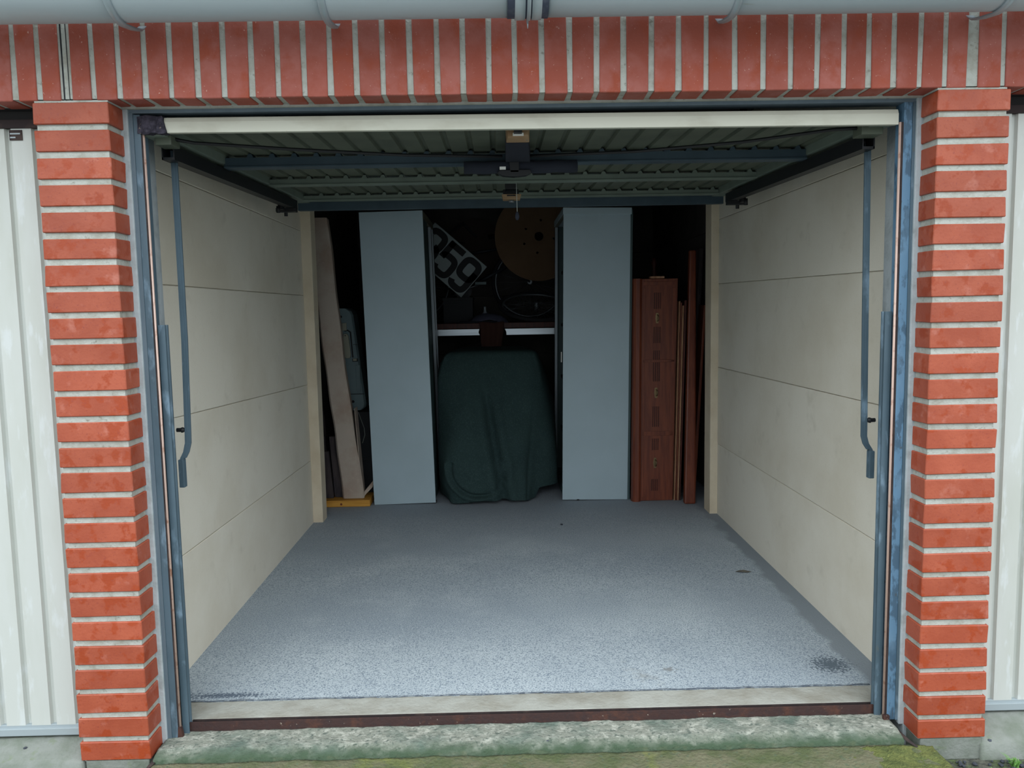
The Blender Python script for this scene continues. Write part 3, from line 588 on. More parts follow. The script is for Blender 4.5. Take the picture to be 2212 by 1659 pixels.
# ------------------------------------------------------------ tarpaulin over a low vehicle
def catmull(P, n):
    out = []
    m = len(P)
    for i in range(m-1):
        p0, p1, p2, p3 = P[max(i-1, 0)], P[i], P[i+1], P[min(i+2, m-1)]
        for k in range(n):
            t = k/n
            out.append(tuple(.5*((2*p1[c])+(-p0[c]+p2[c])*t+(2*p0[c]-5*p1[c]+4*p2[c]-p3[c])*t*t+(-p0[c]+3*p1[c]-3*p2[c]+p3[c])*t**3) for c in range(len(p1))))
    out.append(tuple(P[-1])); return out
levels = [  # z, points from back-left round the front to back-right
 (1.085, [(.86, 3.86), (.82, 3.6), (.80, 3.33), (.84, 3.27), (.98, 3.25), (1.15, 3.25), (1.29, 3.27), (1.33, 3.33), (1.30, 3.6), (1.28, 3.86)]),
 (1.050, [(.78, 3.86), (.73, 3.6), (.72, 3.26), (.76, 3.215), (.95, 3.20), (1.17, 3.20), (1.33, 3.215), (1.385, 3.28), (1.38, 3.6), (1.36, 3.86)]),
 (.880, [(.70, 3.86), (.63, 3.6), (.66, 3.24), (.735, 3.15), (.95, 3.12), (1.18, 3.12), (1.36, 3.16), (1.43, 3.26), (1.47, 3.6), (1.45, 3.86)]),
 (.620, [(.66, 3.86), (.60, 3.65), (.61, 3.28), (.73, 3.08), (.90, 3.01), (1.18, 3.02), (1.37, 3.10), (1.47, 3.24), (1.55, 3.6), (1.52, 3.86)]),
 (.380, [(.66, 3.86), (.60, 3.65), (.60, 3.28), (.71, 3.02), (.88, 2.94), (1.20, 2.95), (1.37, 3.05), (1.50, 3.20), (1.58, 3.6), (1.56, 3.86)]),
 (.200, [(.66, 3.86), (.60, 3.65), (.62, 3.28), (.70, 2.99), (.86, 2.91), (1.20, 2.92), (1.36, 3.01), (1.51, 3.20), (1.60, 3.6), (1.58, 3.86)]),
 (.072, [(.66, 3.86), (.60, 3.65), (.64, 3.28), (.725, 2.98), (.86, 2.90), (1.22, 2.91), (1.34, 2.99), (1.51, 3.20), (1.60, 3.6), (1.58, 3.86)])]
rows = catmull([(z,)+tuple(c for p in ps for c in p) for z, ps in levels], 18)
mb = MB(); vs = []; NU = 16
cols = None
for ri, row in enumerate(rows):
    z = row[0]; ps = [(row[1+2*k], row[2+2*k]) for k in range(10)]
    c = catmull(ps, NU); cols = len(c)
    dn = 1-(z-.07)/1.0
    for ci, (x, y) in enumerate(c):
        a_, b2 = c[max(ci-1, 0)], c[min(ci+1, cols-1)]
        tx, ty = b2[0]-a_[0], b2[1]-a_[1]; l = math.hypot(tx, ty) or 1; nx, ny = ty/l, -tx/l
        u = ci/(cols-1)
        d = .012*dn*math.sin(u*34+1.2*math.sin(z*5))+.010*dn*math.sin(u*17+2*z)
        # long diagonal crease running down to the right, and the swag low on the left
        px = x-1.02-.16*(.75-z); d -= (.060*math.exp(-(px/.026)**2)-.022*math.exp(-((px-.065)/.035)**2)-.026*math.exp(-((px+.065)/.04)**2))*min(1, max(0, (.90-z)/.3)) if y < 3.25 else 0
        rr = math.hypot((x-.96), (z-.30)); d -= (.030*math.exp(-((rr-.19)/.012)**2)-.018*math.exp(-((rr-.215)/.014)**2))*(1 if (z < .34 and y < 3.1) else 0)
        d += .02*math.exp(-((x-.94)**2+(z-.36)**2)/.02)
        d += .007*noise.fractal(Vector((x*6, y*6, z*6)), 1, 2, 3)+.010*dn*math.sin((x*.8+z)*16)*math.exp(-((x-.82)/.10)**2)-.010*dn*math.exp(-((x-1.33-.1*(z-.5))/.015)**2)
        zz = z
        if z < .13:
            k = (.13-z)/.06
            zz += k*(.010*math.sin(u*26+.6))
            if x > 1.36: zz += .085*k*min(1, (x-1.36)/.04)
        X_ = x+nx*d; Y_ = y+ny*d
        if Y_ > 2.94: X_ = min(max(X_, .672), 1.512)
        vs.append((X_, Y_, zz))
n0 = len(vs); R1 = len(rows)
fs = [(r*cols+c, r*cols+c+1, (r+1)*cols+c+1, (r+1)*cols+c) for r in range(R1-1) for c in range(cols-1)]
fs.append(tuple(range(cols)))
mb.add(vs, fs, True); mb.sm[-1] = False
tp = obj('tarpaulin', mb, 'tarp', None, loc=(1.1, 3.2, .05)); tag(tp, 'dark green canvas cover draped over a low vehicle between the cabinets', 'tarpaulin')
sm = tp.modifiers.new('thick', 'SOLIDIFY'); sm.thickness = .003
ve = thing('covered_cart', 'low cart hidden beneath the green canvas cover', 'cart', (1.1, 3.6, .05))
obj('body', MB().box(.84, 1.26, 3.30, 3.80, .40, 1.02), 'inside', ve, .05)
for xx in (.90, 1.20):
    for yy in (3.35, 3.68): obj('wheel', MB().tube([(xx-.03, yy, .22), (xx+.03, yy, .22)], .17, 24), 'tyre', ve)
obj('axle', MB().box(.92, 1.18, 3.33, 3.37, .20, .42), 'inside', ve); obj('axle', MB().box(.92, 1.18, 3.66, 3.70, .20, .42), 'inside', ve)
# ------------------------------------------------------------ left corner: bed base, plastic case, dark planks, pine batten
bb = thing('foam_panel', 'tall narrow beige fabric foam panel leaning beside the left pilaster', 'foam panel', (.08, 3.0, .10))
def lean_slab(x0b, x1b, x0t, x1t, ya, yb, zb, zt, dyt):
    return [(x0b, ya, zb), (x1b, ya, zb), (x1b, yb, zb), (x0b, yb, zb), (x0t, ya+dyt, zt), (x1t, ya+dyt, zt), (x1t, yb+dyt, zt), (x0t, yb+dyt, zt)]
mb = MB(); NZ = 34; vs = []
for k in range(NZ+1):
    t = k/NZ; z = .098+t*(2.012-.098)
    xa = .013+(-.172-.013)*t; xb = .147+(-.030-.147)*t
    xa += .003*math.sin(t*9)+.0025*math.sin(t*31); xb += .004*math.sin(t*7+1)+.003*math.sin(t*23)
    if t < .37: xb += .012*(.37-t)/.37
    b3 = .004*noise.noise(Vector((0, 0, t*12)))
    for (px, py) in ((xa, 2.985), (xa+.012, 2.972+b3), (xb-.012, 2.972+b3), (xb, 2.985), (xb-.01, 3.09), (xa+.01, 3.09)): vs.append((px, py+.04*t, z))
fs = [(6*k+j, 6*k+(j+1) % 6, 6*k+6+(j+1) % 6, 6*k+6+j) for k in range(NZ) for j in range(6)]+[(5, 4, 3, 2, 1, 0), tuple(6*NZ+j for j in range(6))]
mb.add(vs, fs); obj('fabric_cover', mb, 'beige', bb, .002)
obj('seam_flap', MB().hexa(lean_slab(.146, .151, .112, .115, 2.985, 3.09, .11, .72, .01)), 'beige', bb, .001, label='loose cardboard edge low on the right')
obj('corner_flap', MB().add([(.150, 2.985, .105), (.155, 2.985, .105), (.215, 3.02, .165), (.210, 3.02, .17), (.152, 3.0, .13), (.157, 3.0, .128), (.225, 3.05, .20), (.22, 3.05, .21)], [(0,3,2,1),(4,5,6,7),(0,1,5,4),(1,2,6,5),(2,3,7,6),(3,0,4,7)]), 'beige', bb)
pb = obj('pine_batten', MB().box(-.135, .208, 2.93, 3.16, .051, .096), 'wood_pine', None, .003, loc=(.03, 2.95, .051)); tag(pb, 'yellow pine batten on the floor beneath the leaning foam panel', 'batten')
kn = obj('knot', MB().tube([(.012, 2.9295, .070), (.012, 2.9285, .070)], .008, 10), 'mahogany', pb)
bb2 = thing('plastic_case', 'grey green hard plastic case standing on end beside the left cabinet', 'case', (.06, 3.33, .66))
cx0 = lambda z: -.04+(.02-(-.04))*(1.40-z)/.75
mb = MB(); vs = []; NZ = 30
def cprof(t):
    # half outline of case front, rounded ends
    z = .662+t*.745
    left = -.10+.06*(1-t); right = .060+.082*(1-t)
    e = min(t, 1-t)*.745; r = .055
    k = r-math.sqrt(max(0, r*r-(r-e)**2)) if e < r else 0
    return z, left+k, right-k
for k in range(NZ+1):
    t = k/NZ; t = t if 0 < t < 1 else (.004 if t == 0 else .996); z, l, r_ = cprof(t)
    for (px, py) in ((l, 3.345), (l+.012, 3.325), (r_-.012, 3.325), (r_, 3.345), (r_, 3.52), (r_-.01, 3.54), (l+.01, 3.54), (l, 3.52)): vs.append((px, py, z))
fs = [(8*k+j, 8*k+(j+1) % 8, 8*k+8+(j+1) % 8, 8*k+8+j) for k in range(NZ) for j in range(8)]+[tuple(range(7, -1, -1)), tuple(8*NZ+j for j in range(8))]
mb.add(vs, fs); obj('shell', mb, 'case', bb2, .002)
hd = obj('handle', MB().prism([(.010, 1.045), (.002, 1.06), (-.006, 1.19), (.000, 1.222), (.022, 1.224), (.034, 1.205), (.046, 1.07), (.040, 1.048)], 3.298, 3.318, 'y'), 'case_pale', bb2, .004, label='paler rounded handle')
obj('pin', MB().tube([(.012, 3.297, 1.21), (.012, 3.292, 1.21)], .004, 8), 'ink', hd)
obj('catch', MB().box(-.010, .020, 3.305, 3.326, 1.245, 1.30), 'case_pale', bb2, .004, label='paler square catch')
obj('recess', MB().prism([(.052, 1.05), (.060, 1.05), (.050, 1.235), (.026, 1.252), (.002, 1.246), (.004, 1.238), (.026, 1.242), (.040, 1.230)], 3.318, 3.327, 'y'), 'ink', bb2)
obj('latch', MB().box(.052, .090, 3.316, 3.328, 1.020, 1.043), 'ink', bb2, .003); obj('latch', MB().box(.058, .084, 3.310, 3.320, 1.026, 1.042), 'case_pale', bb2, .002)
obj('seam', MB().box(.030, .128, 3.3235, 3.328, .782, .787), 'ink', bb2); obj('seam', MB().box(.060, .095, 3.3235, 3.328, 1.142, 1.145), 'ink', bb2)
obj('rib', MB().box(.072, .105, 3.317, 3.328, .80, .995), 'case', bb2, .005)
obj('rivet', MB().tube([(.045, 3.327, .73), (.045, 3.321, .73)], .010, 12), 'ink', bb2); obj('rivet', MB().tube([(-.020, 3.327, 1.345), (-.020, 3.321, 1.345)], .009, 12), 'ink', bb2)
tr = obj('dark_crate', MB().box(-.02, .20, 3.30, 3.70, .05, .655).box(-.024, .204, 3.296, 3.704, .30, .33), 'inside', None, .004, loc=(.09, 3.5, .05)); tag(tr, 'tall dark crate beneath the plastic case in shadow', 'crate')
cb = obj('thin_cable', MB().tube([(.085, 3.29, .66), (.105, 3.285, .60), (.125, 3.285, .54), (.128, 3.285, .49), (.112, 3.285, .44), (.108, 3.285, .43)], .0022, 6), 'cord', None, loc=(.1, 3.3, .5)); tag(cb, 'thin pale cable dangling below the plastic case', 'cable')
for k, (x0, x1, y, zt, lb) in enumerate(((-.200, -.140, 3.05, .50, 'short dark weathered plank against the left wall, rounded top'), (-.135, -.082, 2.995, .42, 'dark plank with bluish lower end beside the foam panel'), (-.207, -.172, 3.26, .70, 'tallest narrow black plank behind the left pilaster'), (-.080, -.020, 3.02, .52, 'brownish dark plank touching the foam panel'))):
    zb = .051 if k in (0, 2) else .097
    if k in (0, 2): y += .12 if k == 0 else .05
    p = obj('dark_plank', MB().hexa(lean_slab(x0+.03, x1+.03, x0, x1, y, y+.035, zb, zt, .03)), 'wood_dark', None, .006, loc=(x0, y, zb)); tag(p, lb, 'plank', 'dark planks in the left corner')
# ------------------------------------------------------------ right corner: wardrobe panels and boards
dp = thing('drawer_front', 'reddish brown wardrobe front with three brass pulls, standing upright', 'wardrobe panel', (2.15, 2.92, .05))
def face(x, z, t=0): return x
mb = MB().hexa([(2.060, 2.915, .052), (2.282, 2.915, .052), (2.282, 2.94, .052), (2.060, 2.94, .052), (2.085, 2.965, 1.563), (2.328, 2.965, 1.563), (2.328, 2.99, 1.563), (2.085, 2.99, 1.563)])
obj('panel_board', mb, 'mahogany', dp, .002)
def onp(u, z): t = (z-.052)/1.511; return (2.060+.025*t)+(u)*(.222+.021*t), 2.915+.05*t
def inset(u0, u1, z0, z1, name, m, proud=.004):
    (xa, ya), (xb, _) = onp(u0, z0), onp(u1, z0); (xc, yc), (xd, _) = onp(u0, z1), onp(u1, z1)
    return obj(name, MB().hexa([(xa, ya-proud, z0), (xb, ya-proud, z0), (xb, ya+.004, z0), (xa, ya+.004, z0), (xc, yc-proud, z1), (xd, yc-proud, z1), (xd, yc+.004, z1), (xc, yc+.004, z1)]), m, dp, .0015)
obj('corner_post', MB().prism([(2.000, 2.93), (2.006, 2.905), (2.02, 2.895), (2.045, 2.895), (2.060, 2.905), (2.062, 2.945), (2.0, 2.945)], 0, 1, 'z'), 'mahogany', dp)
cp_ = [o for o in dp.children if o.name.startswith('corner_post')][0]
for v in cp_.data.vertices:
    wz = v.co.z+.05
    if wz > .5: v.co.z = 1.565-.05; v.co.x += .022; v.co.y += .048
    else: v.co.z = .048-.05
for z0, z1 in ((.50, .53), (1.00, 1.018), (1.52, 1.545)): inset(.04, .96, z0, z1, 'rail', 'mahogany')
inset(.86, .96, .08, 1.5, 'edge_moulding', 'mahogany'); inset(.03, .10, .08, 1.5, 'edge_moulding', 'mahogany')
for z0, z1 in ((.12, .20), (.40, .48), (.56, .70), (.87, 1.08), (1.13, 1.24), (1.36, 1.47)):
    for k in range(4): inset(.34+.055*k, .37+.055*k, z0, z1, 'flute', 'mahogany2', .003)
for z in (.313, .793, 1.299):
    x, y = onp(.44, z)
    obj('pull_plate', MB().prism([(x-.008, z-.035), (x+.008, z-.035), (x+.013, z), (x+.008, z+.035), (x-.008, z+.035), (x-.013, z)], y-.004, y, 'y'), 'brass', dp, .001)
    obj('pull', MB().tube([(x, y-.004, z-.022), (x+.004, y-.018, z-.018), (x+.006, y-.022, z), (x+.004, y-.018, z+.018), (x, y-.004, z+.022)], .0035, 8), 'brass', dp)
wo = obj('wood_offcut', MB().box(2.142, 2.236, 2.962, 3.02, 1.566, 1.580), 'wood_edge', None, .001, loc=(2.19, 2.98, 1.566)); tag(wo, 'small raw wood offcut lying on top of the wardrobe front', 'offcut')
ps = obj('turned_post', MB().tube([(2.26, 3.44, .05), (2.26, 3.44, 1.2), (2.262, 3.45, 1.45), (2.262, 3.45, 1.55), (2.262, 3.45, 1.60), (2.262, 3.45, 1.66), (2.262, 3.45, 1.70), (2.262, 3.45, 1.73)], [.02, .02, .02, .012, .02, .012, .022, .010], 12), 'mahogany2', None, loc=(2.26, 3.44, .05)); tag(ps, 'turned dark wooden post rising behind the wardrobe front', 'post')
for k, (xb0, xb1, xt0, xt1, zt, m, lb) in enumerate(((2.290, 2.298, 2.334, 2.342, 1.41, 'wood_edge', 'thin raw board edge next to the wardrobe front'), (2.302, 2.309, 2.346, 2.353, 1.40, 'mahogany', 'thin red brown board, middle of the upright sheets'), (2.312, 2.322, 2.356, 2.367, 1.38, 'wood_edge', 'pale raw board edge, wider of the upright sheets'), (2.326, 2.334, 2.371, 2.385, 1.415, 'mahogany2', 'thin dark board edge, last of the upright sheets'))):
    p = obj('thin_board', MB().hexa([(xb0, 2.905, .052), (xb1, 2.905, .052), (xb1, 3.42, .052), (xb0, 3.42, .052), (xt0, 2.95, zt), (xt1, 2.95, zt), (xt1, 3.45, zt), (xt0, 3.45, zt)]), m, None, .001, loc=(xb0, 2.9, .052)); tag(p, lb, 'board', 'sheets stacked upright at the right')
p = obj('bed_rail', MB().hexa([(2.338, 2.80, .051), (2.414, 2.80, .051), (2.414, 2.845, .051), (2.338, 2.845, .051), (2.408, 2.97, 1.75), (2.452, 2.97, 1.75), (2.452, 3.015, 1.75), (2.408, 3.015, 1.75)]), 'mahogany', None, .010, loc=(2.37, 2.82, .051)); tag(p, 'tall red brown bed rail leaning by the right pilaster', 'bed rail')
p = obj('slanted_board', MB().hexa([(2.430, 2.96, .052), (2.450, 2.96, .052), (2.450, 3.10, .052), (2.430, 3.10, .052), (2.515, 3.0, 1.38), (2.530, 3.0, 1.38), (2.530, 3.14, 1.38), (2.515, 3.14, 1.38)]), 'mahogany', None, .002, loc=(2.44, 3, .052)); tag(p, 'narrow brown board slanting against the right wall', 'board')
p = obj('dark_headboard', MB().hexa([(2.45, 3.20, .052), (2.48, 3.20, .052), (2.48, 3.9, .052), (2.45, 3.9, .052), (2.535, 3.20, 1.78), (2.565, 3.20, 1.78), (2.565, 3.9, 1.78), (2.535, 3.9, 1.78)]), 'wood_dark', None, .01, loc=(2.46, 3.2, .052)); tag(p, 'dark tall board in shadow against the right wall', 'board')
# ------------------------------------------------------------ workbench and what stands on it
wbk = thing('workbench', 'dark brown workbench with pale metal rail at the back', 'workbench', (1.1, 4.0, .05))
obj('worktop', MB().box(.30, 2.0, 3.97, 5.15, 1.225, 1.268), 'mahogany2', wbk, .003)
for xx in (.34, 1.90):
    for yy in (4.0, 5.07): obj('leg', MB().box(xx, xx+.06, yy, yy+.06, .05, 1.225), 'wood_dark', wbk)
obj('metal_rail', MB().prism([(.36, 1.172), (.960, 1.172), (.950, 1.195), (.958, 1.222), (.36, 1.222)], 3.955, 3.97, 'y'), 'alu', wbk, .001, label='pale aluminium rail, left half')
obj('metal_rail', MB().prism([(1.172, 1.170), (1.95, 1.170), (1.95, 1.220), (1.160, 1.220), (1.172, 1.195)], 3.955, 3.97, 'y'), 'alu', wbk, .001, label='pale aluminium rail, right half')
mb = MB(); vs = []
for j in range(13):
    for i in range(13):
        u, v_ = i/12, j/12; wdt = .20*(1-.22*v_)
        vs.append((1.055+(u-.5)*wdt+.004*math.sin(v_*6), 3.935+.010*math.sin(u*14)-.006*v_, 1.275-.225*v_+.004*math.sin(u*8)))
fs = [(j*13+i, j*13+i+1, (j+1)*13+i+1, (j+1)*13+i) for j in range(12) for i in range(12)]
n1 = len(vs)
vs += [(x, y+.014, z) for x, y, z in vs]
fs += [(n1+b_2[3], n1+b_2[2], n1+b_2[1], n1+b_2[0]) for b_2 in fs[:144]]
edge = list(range(13))+[j*13+12 for j in range(1, 13)]+[12*13+i for i in range(11, -1, -1)]+[j*13 for j in range(11, 0, -1)]
fs += [(edge[k], n1+edge[k], n1+edge[(k+1) % len(edge)], edge[(k+1) % len(edge)]) for k in range(len(edge))]
mb.add(vs, fs, True); sk_ = obj('brown_sacking', mb, 'brown_cloth', None, loc=(1.05, 3.93, 1.1)); tag(sk_, 'dark brown sacking hung over the middle of the metal rail', 'sacking')
def wheel(parent, c, r, m, rim_m, ax=(0, 1, 0), spokes=24, nm='wheel'):
    """ax = axle direction"""
    A = Vector(ax).normalized(); X = A.cross(Vector((0, 0, 1)) if abs(A.z) < .9 else Vector((1, 0, 0))).normalized(); Y = A.cross(X); c = Vector(c)
    ring = lambda rad, n=56: [c+rad*(math.cos(2*math.pi*i/n)*X+math.sin(2*math.pi*i/n)*Y) for i in range(n)]
    t = obj('tyre', MB().tube(ring(r), .016, 8, True), m, parent)
    rm = obj('rim', MB().tube(ring(r-.022), .009, 8, True), rim_m, parent)
    mb = MB()
    for i in range(spokes):
        a0 = 2*math.pi*i/spokes; a1 = a0+.3*(1 if i % 2 else -1); d = A*(.025 if i % 2 else -.025)
        mb.tube([c+d+.018*(math.cos(a1)*X+math.sin(a1)*Y), c+(r-.022)*(math.cos(a0)*X+math.sin(a0)*Y)], .0012, 4)
    obj('spokes', mb, 'rim', parent); obj('hub', MB().tube([c-A*.04, c+A*.04], .02, 12), 'rim', parent)
bk = thing('bicycle', 'dark bicycle standing on the workbench against the back wall', 'bicycle', (.9, 4.6, 1.27))
wz = 1.285+.33
wheel(bk, (.36, 4.80, wz), .33, 'tyre', 'rim'); wheel(bk, (1.40, 4.80, wz), .33, 'tyre', 'rim')
S = (.80, 4.80, 1.285+.26); ST = (.70, 4.80, 1.95); HT = (1.24, 4.80, 1.93); HB = (1.27, 4.80, 1.80)
obj('frame', MB().tube([S, ST], .015, 10).tube([(.72, 4.80, 1.86), HT], .014, 10).tube([S, HB], .017, 10).tube([HT, HB], .018, 10).tube([S, (.36, 4.84, wz)], .009, 8).tube([S, (.36, 4.76, wz)], .009, 8).tube([(.72, 4.80, 1.86), (.36, 4.84, wz)], .008, 8).tube([(.72, 4.80, 1.86), (.36, 4.76, wz)], .008, 8), 'bike', bk)
obj('fork', MB().tube([HB, (1.30, 4.84, 1.72), (1.40, 4.84, wz)], .010, 8).tube([HB, (1.30, 4.76, 1.72), (1.40, 4.76, wz)], .010, 8), 'bike', bk)
obj('saddle', MB().add([(.60, 4.75, 1.99), (.60, 4.85, 1.99), (.82, 4.815, 1.985), (.82, 4.785, 1.985), (.60, 4.76, 1.96), (.60, 4.84, 1.96), (.82, 4.81, 1.97), (.82, 4.79, 1.97)], [(0,1,2,3),(4,7,6,5),(0,3,7,4),(1,5,6,2),(0,4,5,1),(3,2,6,7)]), 'tyre', bk, .008)
obj('handlebar', MB().tube([(1.24, 4.56, 2.0), (1.22, 4.68, 2.02), (1.24, 4.80, 1.98), (1.22, 4.92, 2.02), (1.24, 5.04, 2.0)], .011, 8), 'rim', bk)
obj('crank', MB().tube([(S[0], 4.74, S[2]), (S[0]+.15, 4.73, S[2]+.06)], .010, 8), 'rim', bk); obj('crank', MB().tube([(S[0], 4.86, S[2]), (S[0]-.15, 4.87, S[2]-.06)], .010, 8), 'rim', bk)
obj('chainring', MB().disc((S[0], S[2]), .075, 4.752, 4.757, 32), 'bike', bk)
obj('pedal', MB().box(S[0]+.11, S[0]+.21, 4.64, 4.73, S[2]+.05, S[2]+.075), 'case', bk, .004); obj('pedal', MB().box(S[0]-.20, S[0]-.10, 4.87, 4.95, S[2]-.07, S[2]-.05), 'tyre', bk, .004)
lw = thing('bicycle_wheel', 'spare bicycle wheel lying tilted on the workbench', 'wheel', (1.42, 4.25, 1.4))
wheel(lw, (1.43, 4.24, 1.395), .305, 'tyre', 'rim', (.05, -.36, .93), 28)
bo = obj('small_bottle', MB().tube([(1.0, 4.21, 1.269), (1.0, 4.21, 1.272), (1.0, 4.21, 1.34), (1.0, 4.21, 1.36), (1.0, 4.21, 1.385), (1.0, 4.21, 1.40)], [.020, .024, .024, .012, .010, .010], 14), 'light_metal', None, loc=(1, 4.16, 1.269)); tag(bo, 'small pale bottle on the workbench left of the tilted wheel', 'bottle')
mb = MB(); vs = []; n2 = 25
for j in range(n2):
    for i in range(n2):
        u, v_ = i/(n2-1)*2-1, j/(n2-1)*2-1; h = max(0, 1-u*u-v_*v_*.8)
        vs.append((1.03+.16*u, 4.08+.09*v_, 1.270+.07*h**.7+.012*h*noise.noise(Vector((u*4, v_*4, 1))) ))
fs = [(j*n2+i, j*n2+i+1, (j+1)*n2+i+1, (j+1)*n2+i) for j in range(n2-1) for i in range(n2-1)]
mb.add(vs, fs, True); hp = obj('folded_cloth', mb, 'purple_cloth', None, loc=(1.03, 4.05, 1.27)); tag(hp, 'slate coloured crumpled cloth in front of the small bottle', 'cloth'); hp.modifiers.new('t', 'SOLIDIFY').thickness = .004
tb = obj('tool_bars', MB().tube([(.80, 3.982, 1.277), (1.10, 3.984, 1.277)], .008, 8), 'blackfoam', None, loc=(.95, 4.02, 1.28)); tb.name = 'steel_rod'; tag(tb, 'steel rod lying along the front of the workbench', 'rod')
bx_ = obj('dark_box', MB().box(.655, .90, 4.20, 4.48, 1.269, 1.478).box(.650, .905, 4.195, 4.485, 1.455, 1.478), 'inside', None, .003, loc=(.78, 4.3, 1.269)); tag(bx_, 'dark box beneath the tilted number plate', 'box')
# wooden cable drum end, hung in front of the rear wall
dr = thing('drum_flange', 'large round brown plywood disc with centre hole, hanging above the workbench', 'wooden disc', (1.468, 4.39, 1.98))
obj('hanging_hook', MB().tube([(1.468, 4.39, 2.34), (1.468, 4.39, 2.425)], .004, 6), 'black', dr)
def drum(c, r, y0, y1, holes, n=96):
    """disc with real holes: the faces are made with a triangulated fill"""
    bm = bmesh.new(); loops = []
    def ring(cx, cz, rr, k, y): return [bm.verts.new((cx+rr*math.cos(2*math.pi*i/k), y, cz+rr*math.sin(2*math.pi*i/k))) for i in range(k)]
    fr = []
    for y in (y0, y1):
        es = []; rr = []
        for (cx, cz, q, k) in [(c[0], c[1], r, n)]+holes:
            vr = ring(cx, cz, q, k, y); rr.append(vr); es += [bm.edges.new((vr[i], vr[(i+1) % k])) for i in range(k)]
        bmesh.ops.triangle_fill(bm, use_beauty=True, edges=es, use_dissolve=False); fr.append(rr)
    for a, b in zip(*fr):
        k = len(a)
        for i in range(k): bm.faces.new((a[i], a[(i+1) % k], b[(i+1) % k], b[i]))
    me = MB(); bm.verts.ensure_lookup_table(); bm.verts.index_update()
    me.add([v.co.copy() for v in bm.verts], [tuple(v.index for v in f.verts) for f in bm.faces]); bm.free(); return me
DC = (1.468, 1.985)
obj('disc', drum(DC, .375, 4.38, 4.402, [(DC[0], DC[1]-.0, .038, 24)]+[(DC[0]+dx, DC[1]+dz, .010, 12) for dx, dz in ((-.11, .065), (.018, .135), (-.125, -.06), (-.015, -.137), (.125, -.02))]), 'drum', dr)
dr2 = obj('round_board', MB().disc((.90, 1.95), .28, 5.17, 5.195), 'drum2', None, loc=(.93, 5.07, 1.93)); tag(dr2, 'dim round board behind the number plate', 'wooden disc')
tl = thing('hand_tool', 'dark toothed tool hanging above the number plate', 'tool', (.80, 5.13, 2.12))
obj('bar', MB().hexa([(.66, 5.12, 2.10), (.80, 5.12, 2.20), (.80, 5.14, 2.20), (.66, 5.14, 2.10), (.665, 5.12, 2.075), (.81, 5.12, 2.17), (.81, 5.14, 2.17), (.665, 5.14, 2.075)]).hexa([(.80, 5.12, 2.20), (.93, 5.12, 2.06), (.93, 5.14, 2.06), (.80, 5.14, 2.20), (.79, 5.12, 2.17), (.91, 5.12, 2.045), (.91, 5.14, 2.045), (.79, 5.14, 2.17)]), 'ink', tl)
obj('grip', MB().tube([(1.03, 5.13, 2.05), (1.10, 5.13, 2.06), (1.12, 5.13, 1.97)], [.02, .03, .02], 8), 'ink', tl)
# number plate 359: sheet with cut digits applied as raised black strokes
SIGN = (.700, 4.30, 1.794)
npl = thing('number_plate', 'white plate with black 359, tilted at forty degrees behind left cabinet', 'sign', (.745, 4.30, 1.79))
def stroke(pts, w, closed=False):
    P = [Vector((p[0], p[1])) for p in pts]; m = len(P); L_, R2 = [], []
    for i in range(m):
        a = P[i-1] if (i or closed) else P[i]; b = P[(i+1) % m] if (i < m-1 or closed) else P[i]
        t = (b-a).normalized(); n = Vector((-t.y, t.x))
        L_.append(P[i]+n*w/2); R2.append(P[i]-n*w/2)
    return L_, R2
def rr(cx, cy, hw, hh, r, a0, a1, n=40):
    """points of a rounded rectangle centre line between parameter a0..a1 (degrees, ccw from +x)"""
    o = []
    for i in range(n+1):
        a = math.radians(a0+(a1-a0)*i/n); ex = 3.2
        c, s = math.cos(a), math.sin(a)
        o.append((cx+hw*math.copysign(abs(c)**(2/ex), c), cy+hh*math.copysign(abs(s)**(2/ex), s)))
    return o
DIG = {  # unit height 1, width .62
 '5': [([(.55, .925), (.04, .925)], False), ([(.115, .99), (.095, .47)], False), (rr(.31, .345, .235, .265, .2, 150, -165), False)],
 '9': [(rr(.31, .68, .225, .255, .2, 0, 360)[:-1], True), ([(.535, .70), (.535, .50), (.535, .35)]+rr(.31, .33, .225, .26, .2, 0, -160, 30), False)],
 '3': [(rr(.30, .70, .225, .235, .2, 160, -82), False), (rr(.30, .305, .235, .235, .2, 82, -160), False)]}
ang = math.radians(-41.5)
U = Vector((math.cos(ang), 0, math.sin(ang))); Vv = Vector((-math.sin(ang), 0, math.cos(ang)))
O = Vector(SIGN); PH = .335; PL = .565
def pl3(u, v, d): return O+U*u+Vv*v+Vector((0, d, 0))
mb = MB().hexa([pl3(-PL/2, -PH/2, 0), pl3(PL/2, -PH/2, 0), pl3(PL/2, -PH/2, .004), pl3(-PL/2, -PH/2, .004), pl3(-PL/2, PH/2, 0), pl3(PL/2, PH/2, 0), pl3(PL/2, PH/2, .004), pl3(-PL/2, PH/2, .004)])
obj('plate', mb, 'plate', npl)
dh = .302
for k, d in enumerate('359'):
    mb = MB()
    for pts, cl in DIG[d]:
        L_, R2 = stroke([(p[0]*dh*.97, p[1]*dh) for p in pts], .053, cl)
        m_ = len(L_); vs = []
        u0 = -.272+k*.183; v0 = -dh/2-.004
        for q in (0, -.003):
            for a in L_: vs.append(pl3(u0+a[0], v0+a[1], q))
            for a in R2: vs.append(pl3(u0+a[0], v0+a[1], q))
        fs = []
        for i in range(m_ if cl else m_-1):
            j = (i+1) % m_
            fs += [(i, j, m_+j, m_+i), (2*m_+i, 3*m_+i, 3*m_+j, 2*m_+j), (i, 2*m_+i, 2*m_+j, j), (m_+i, m_+j, 3*m_+j, 3*m_+i)]
        mb.add(vs, fs)
    obj('digit', mb, 'ink', npl)
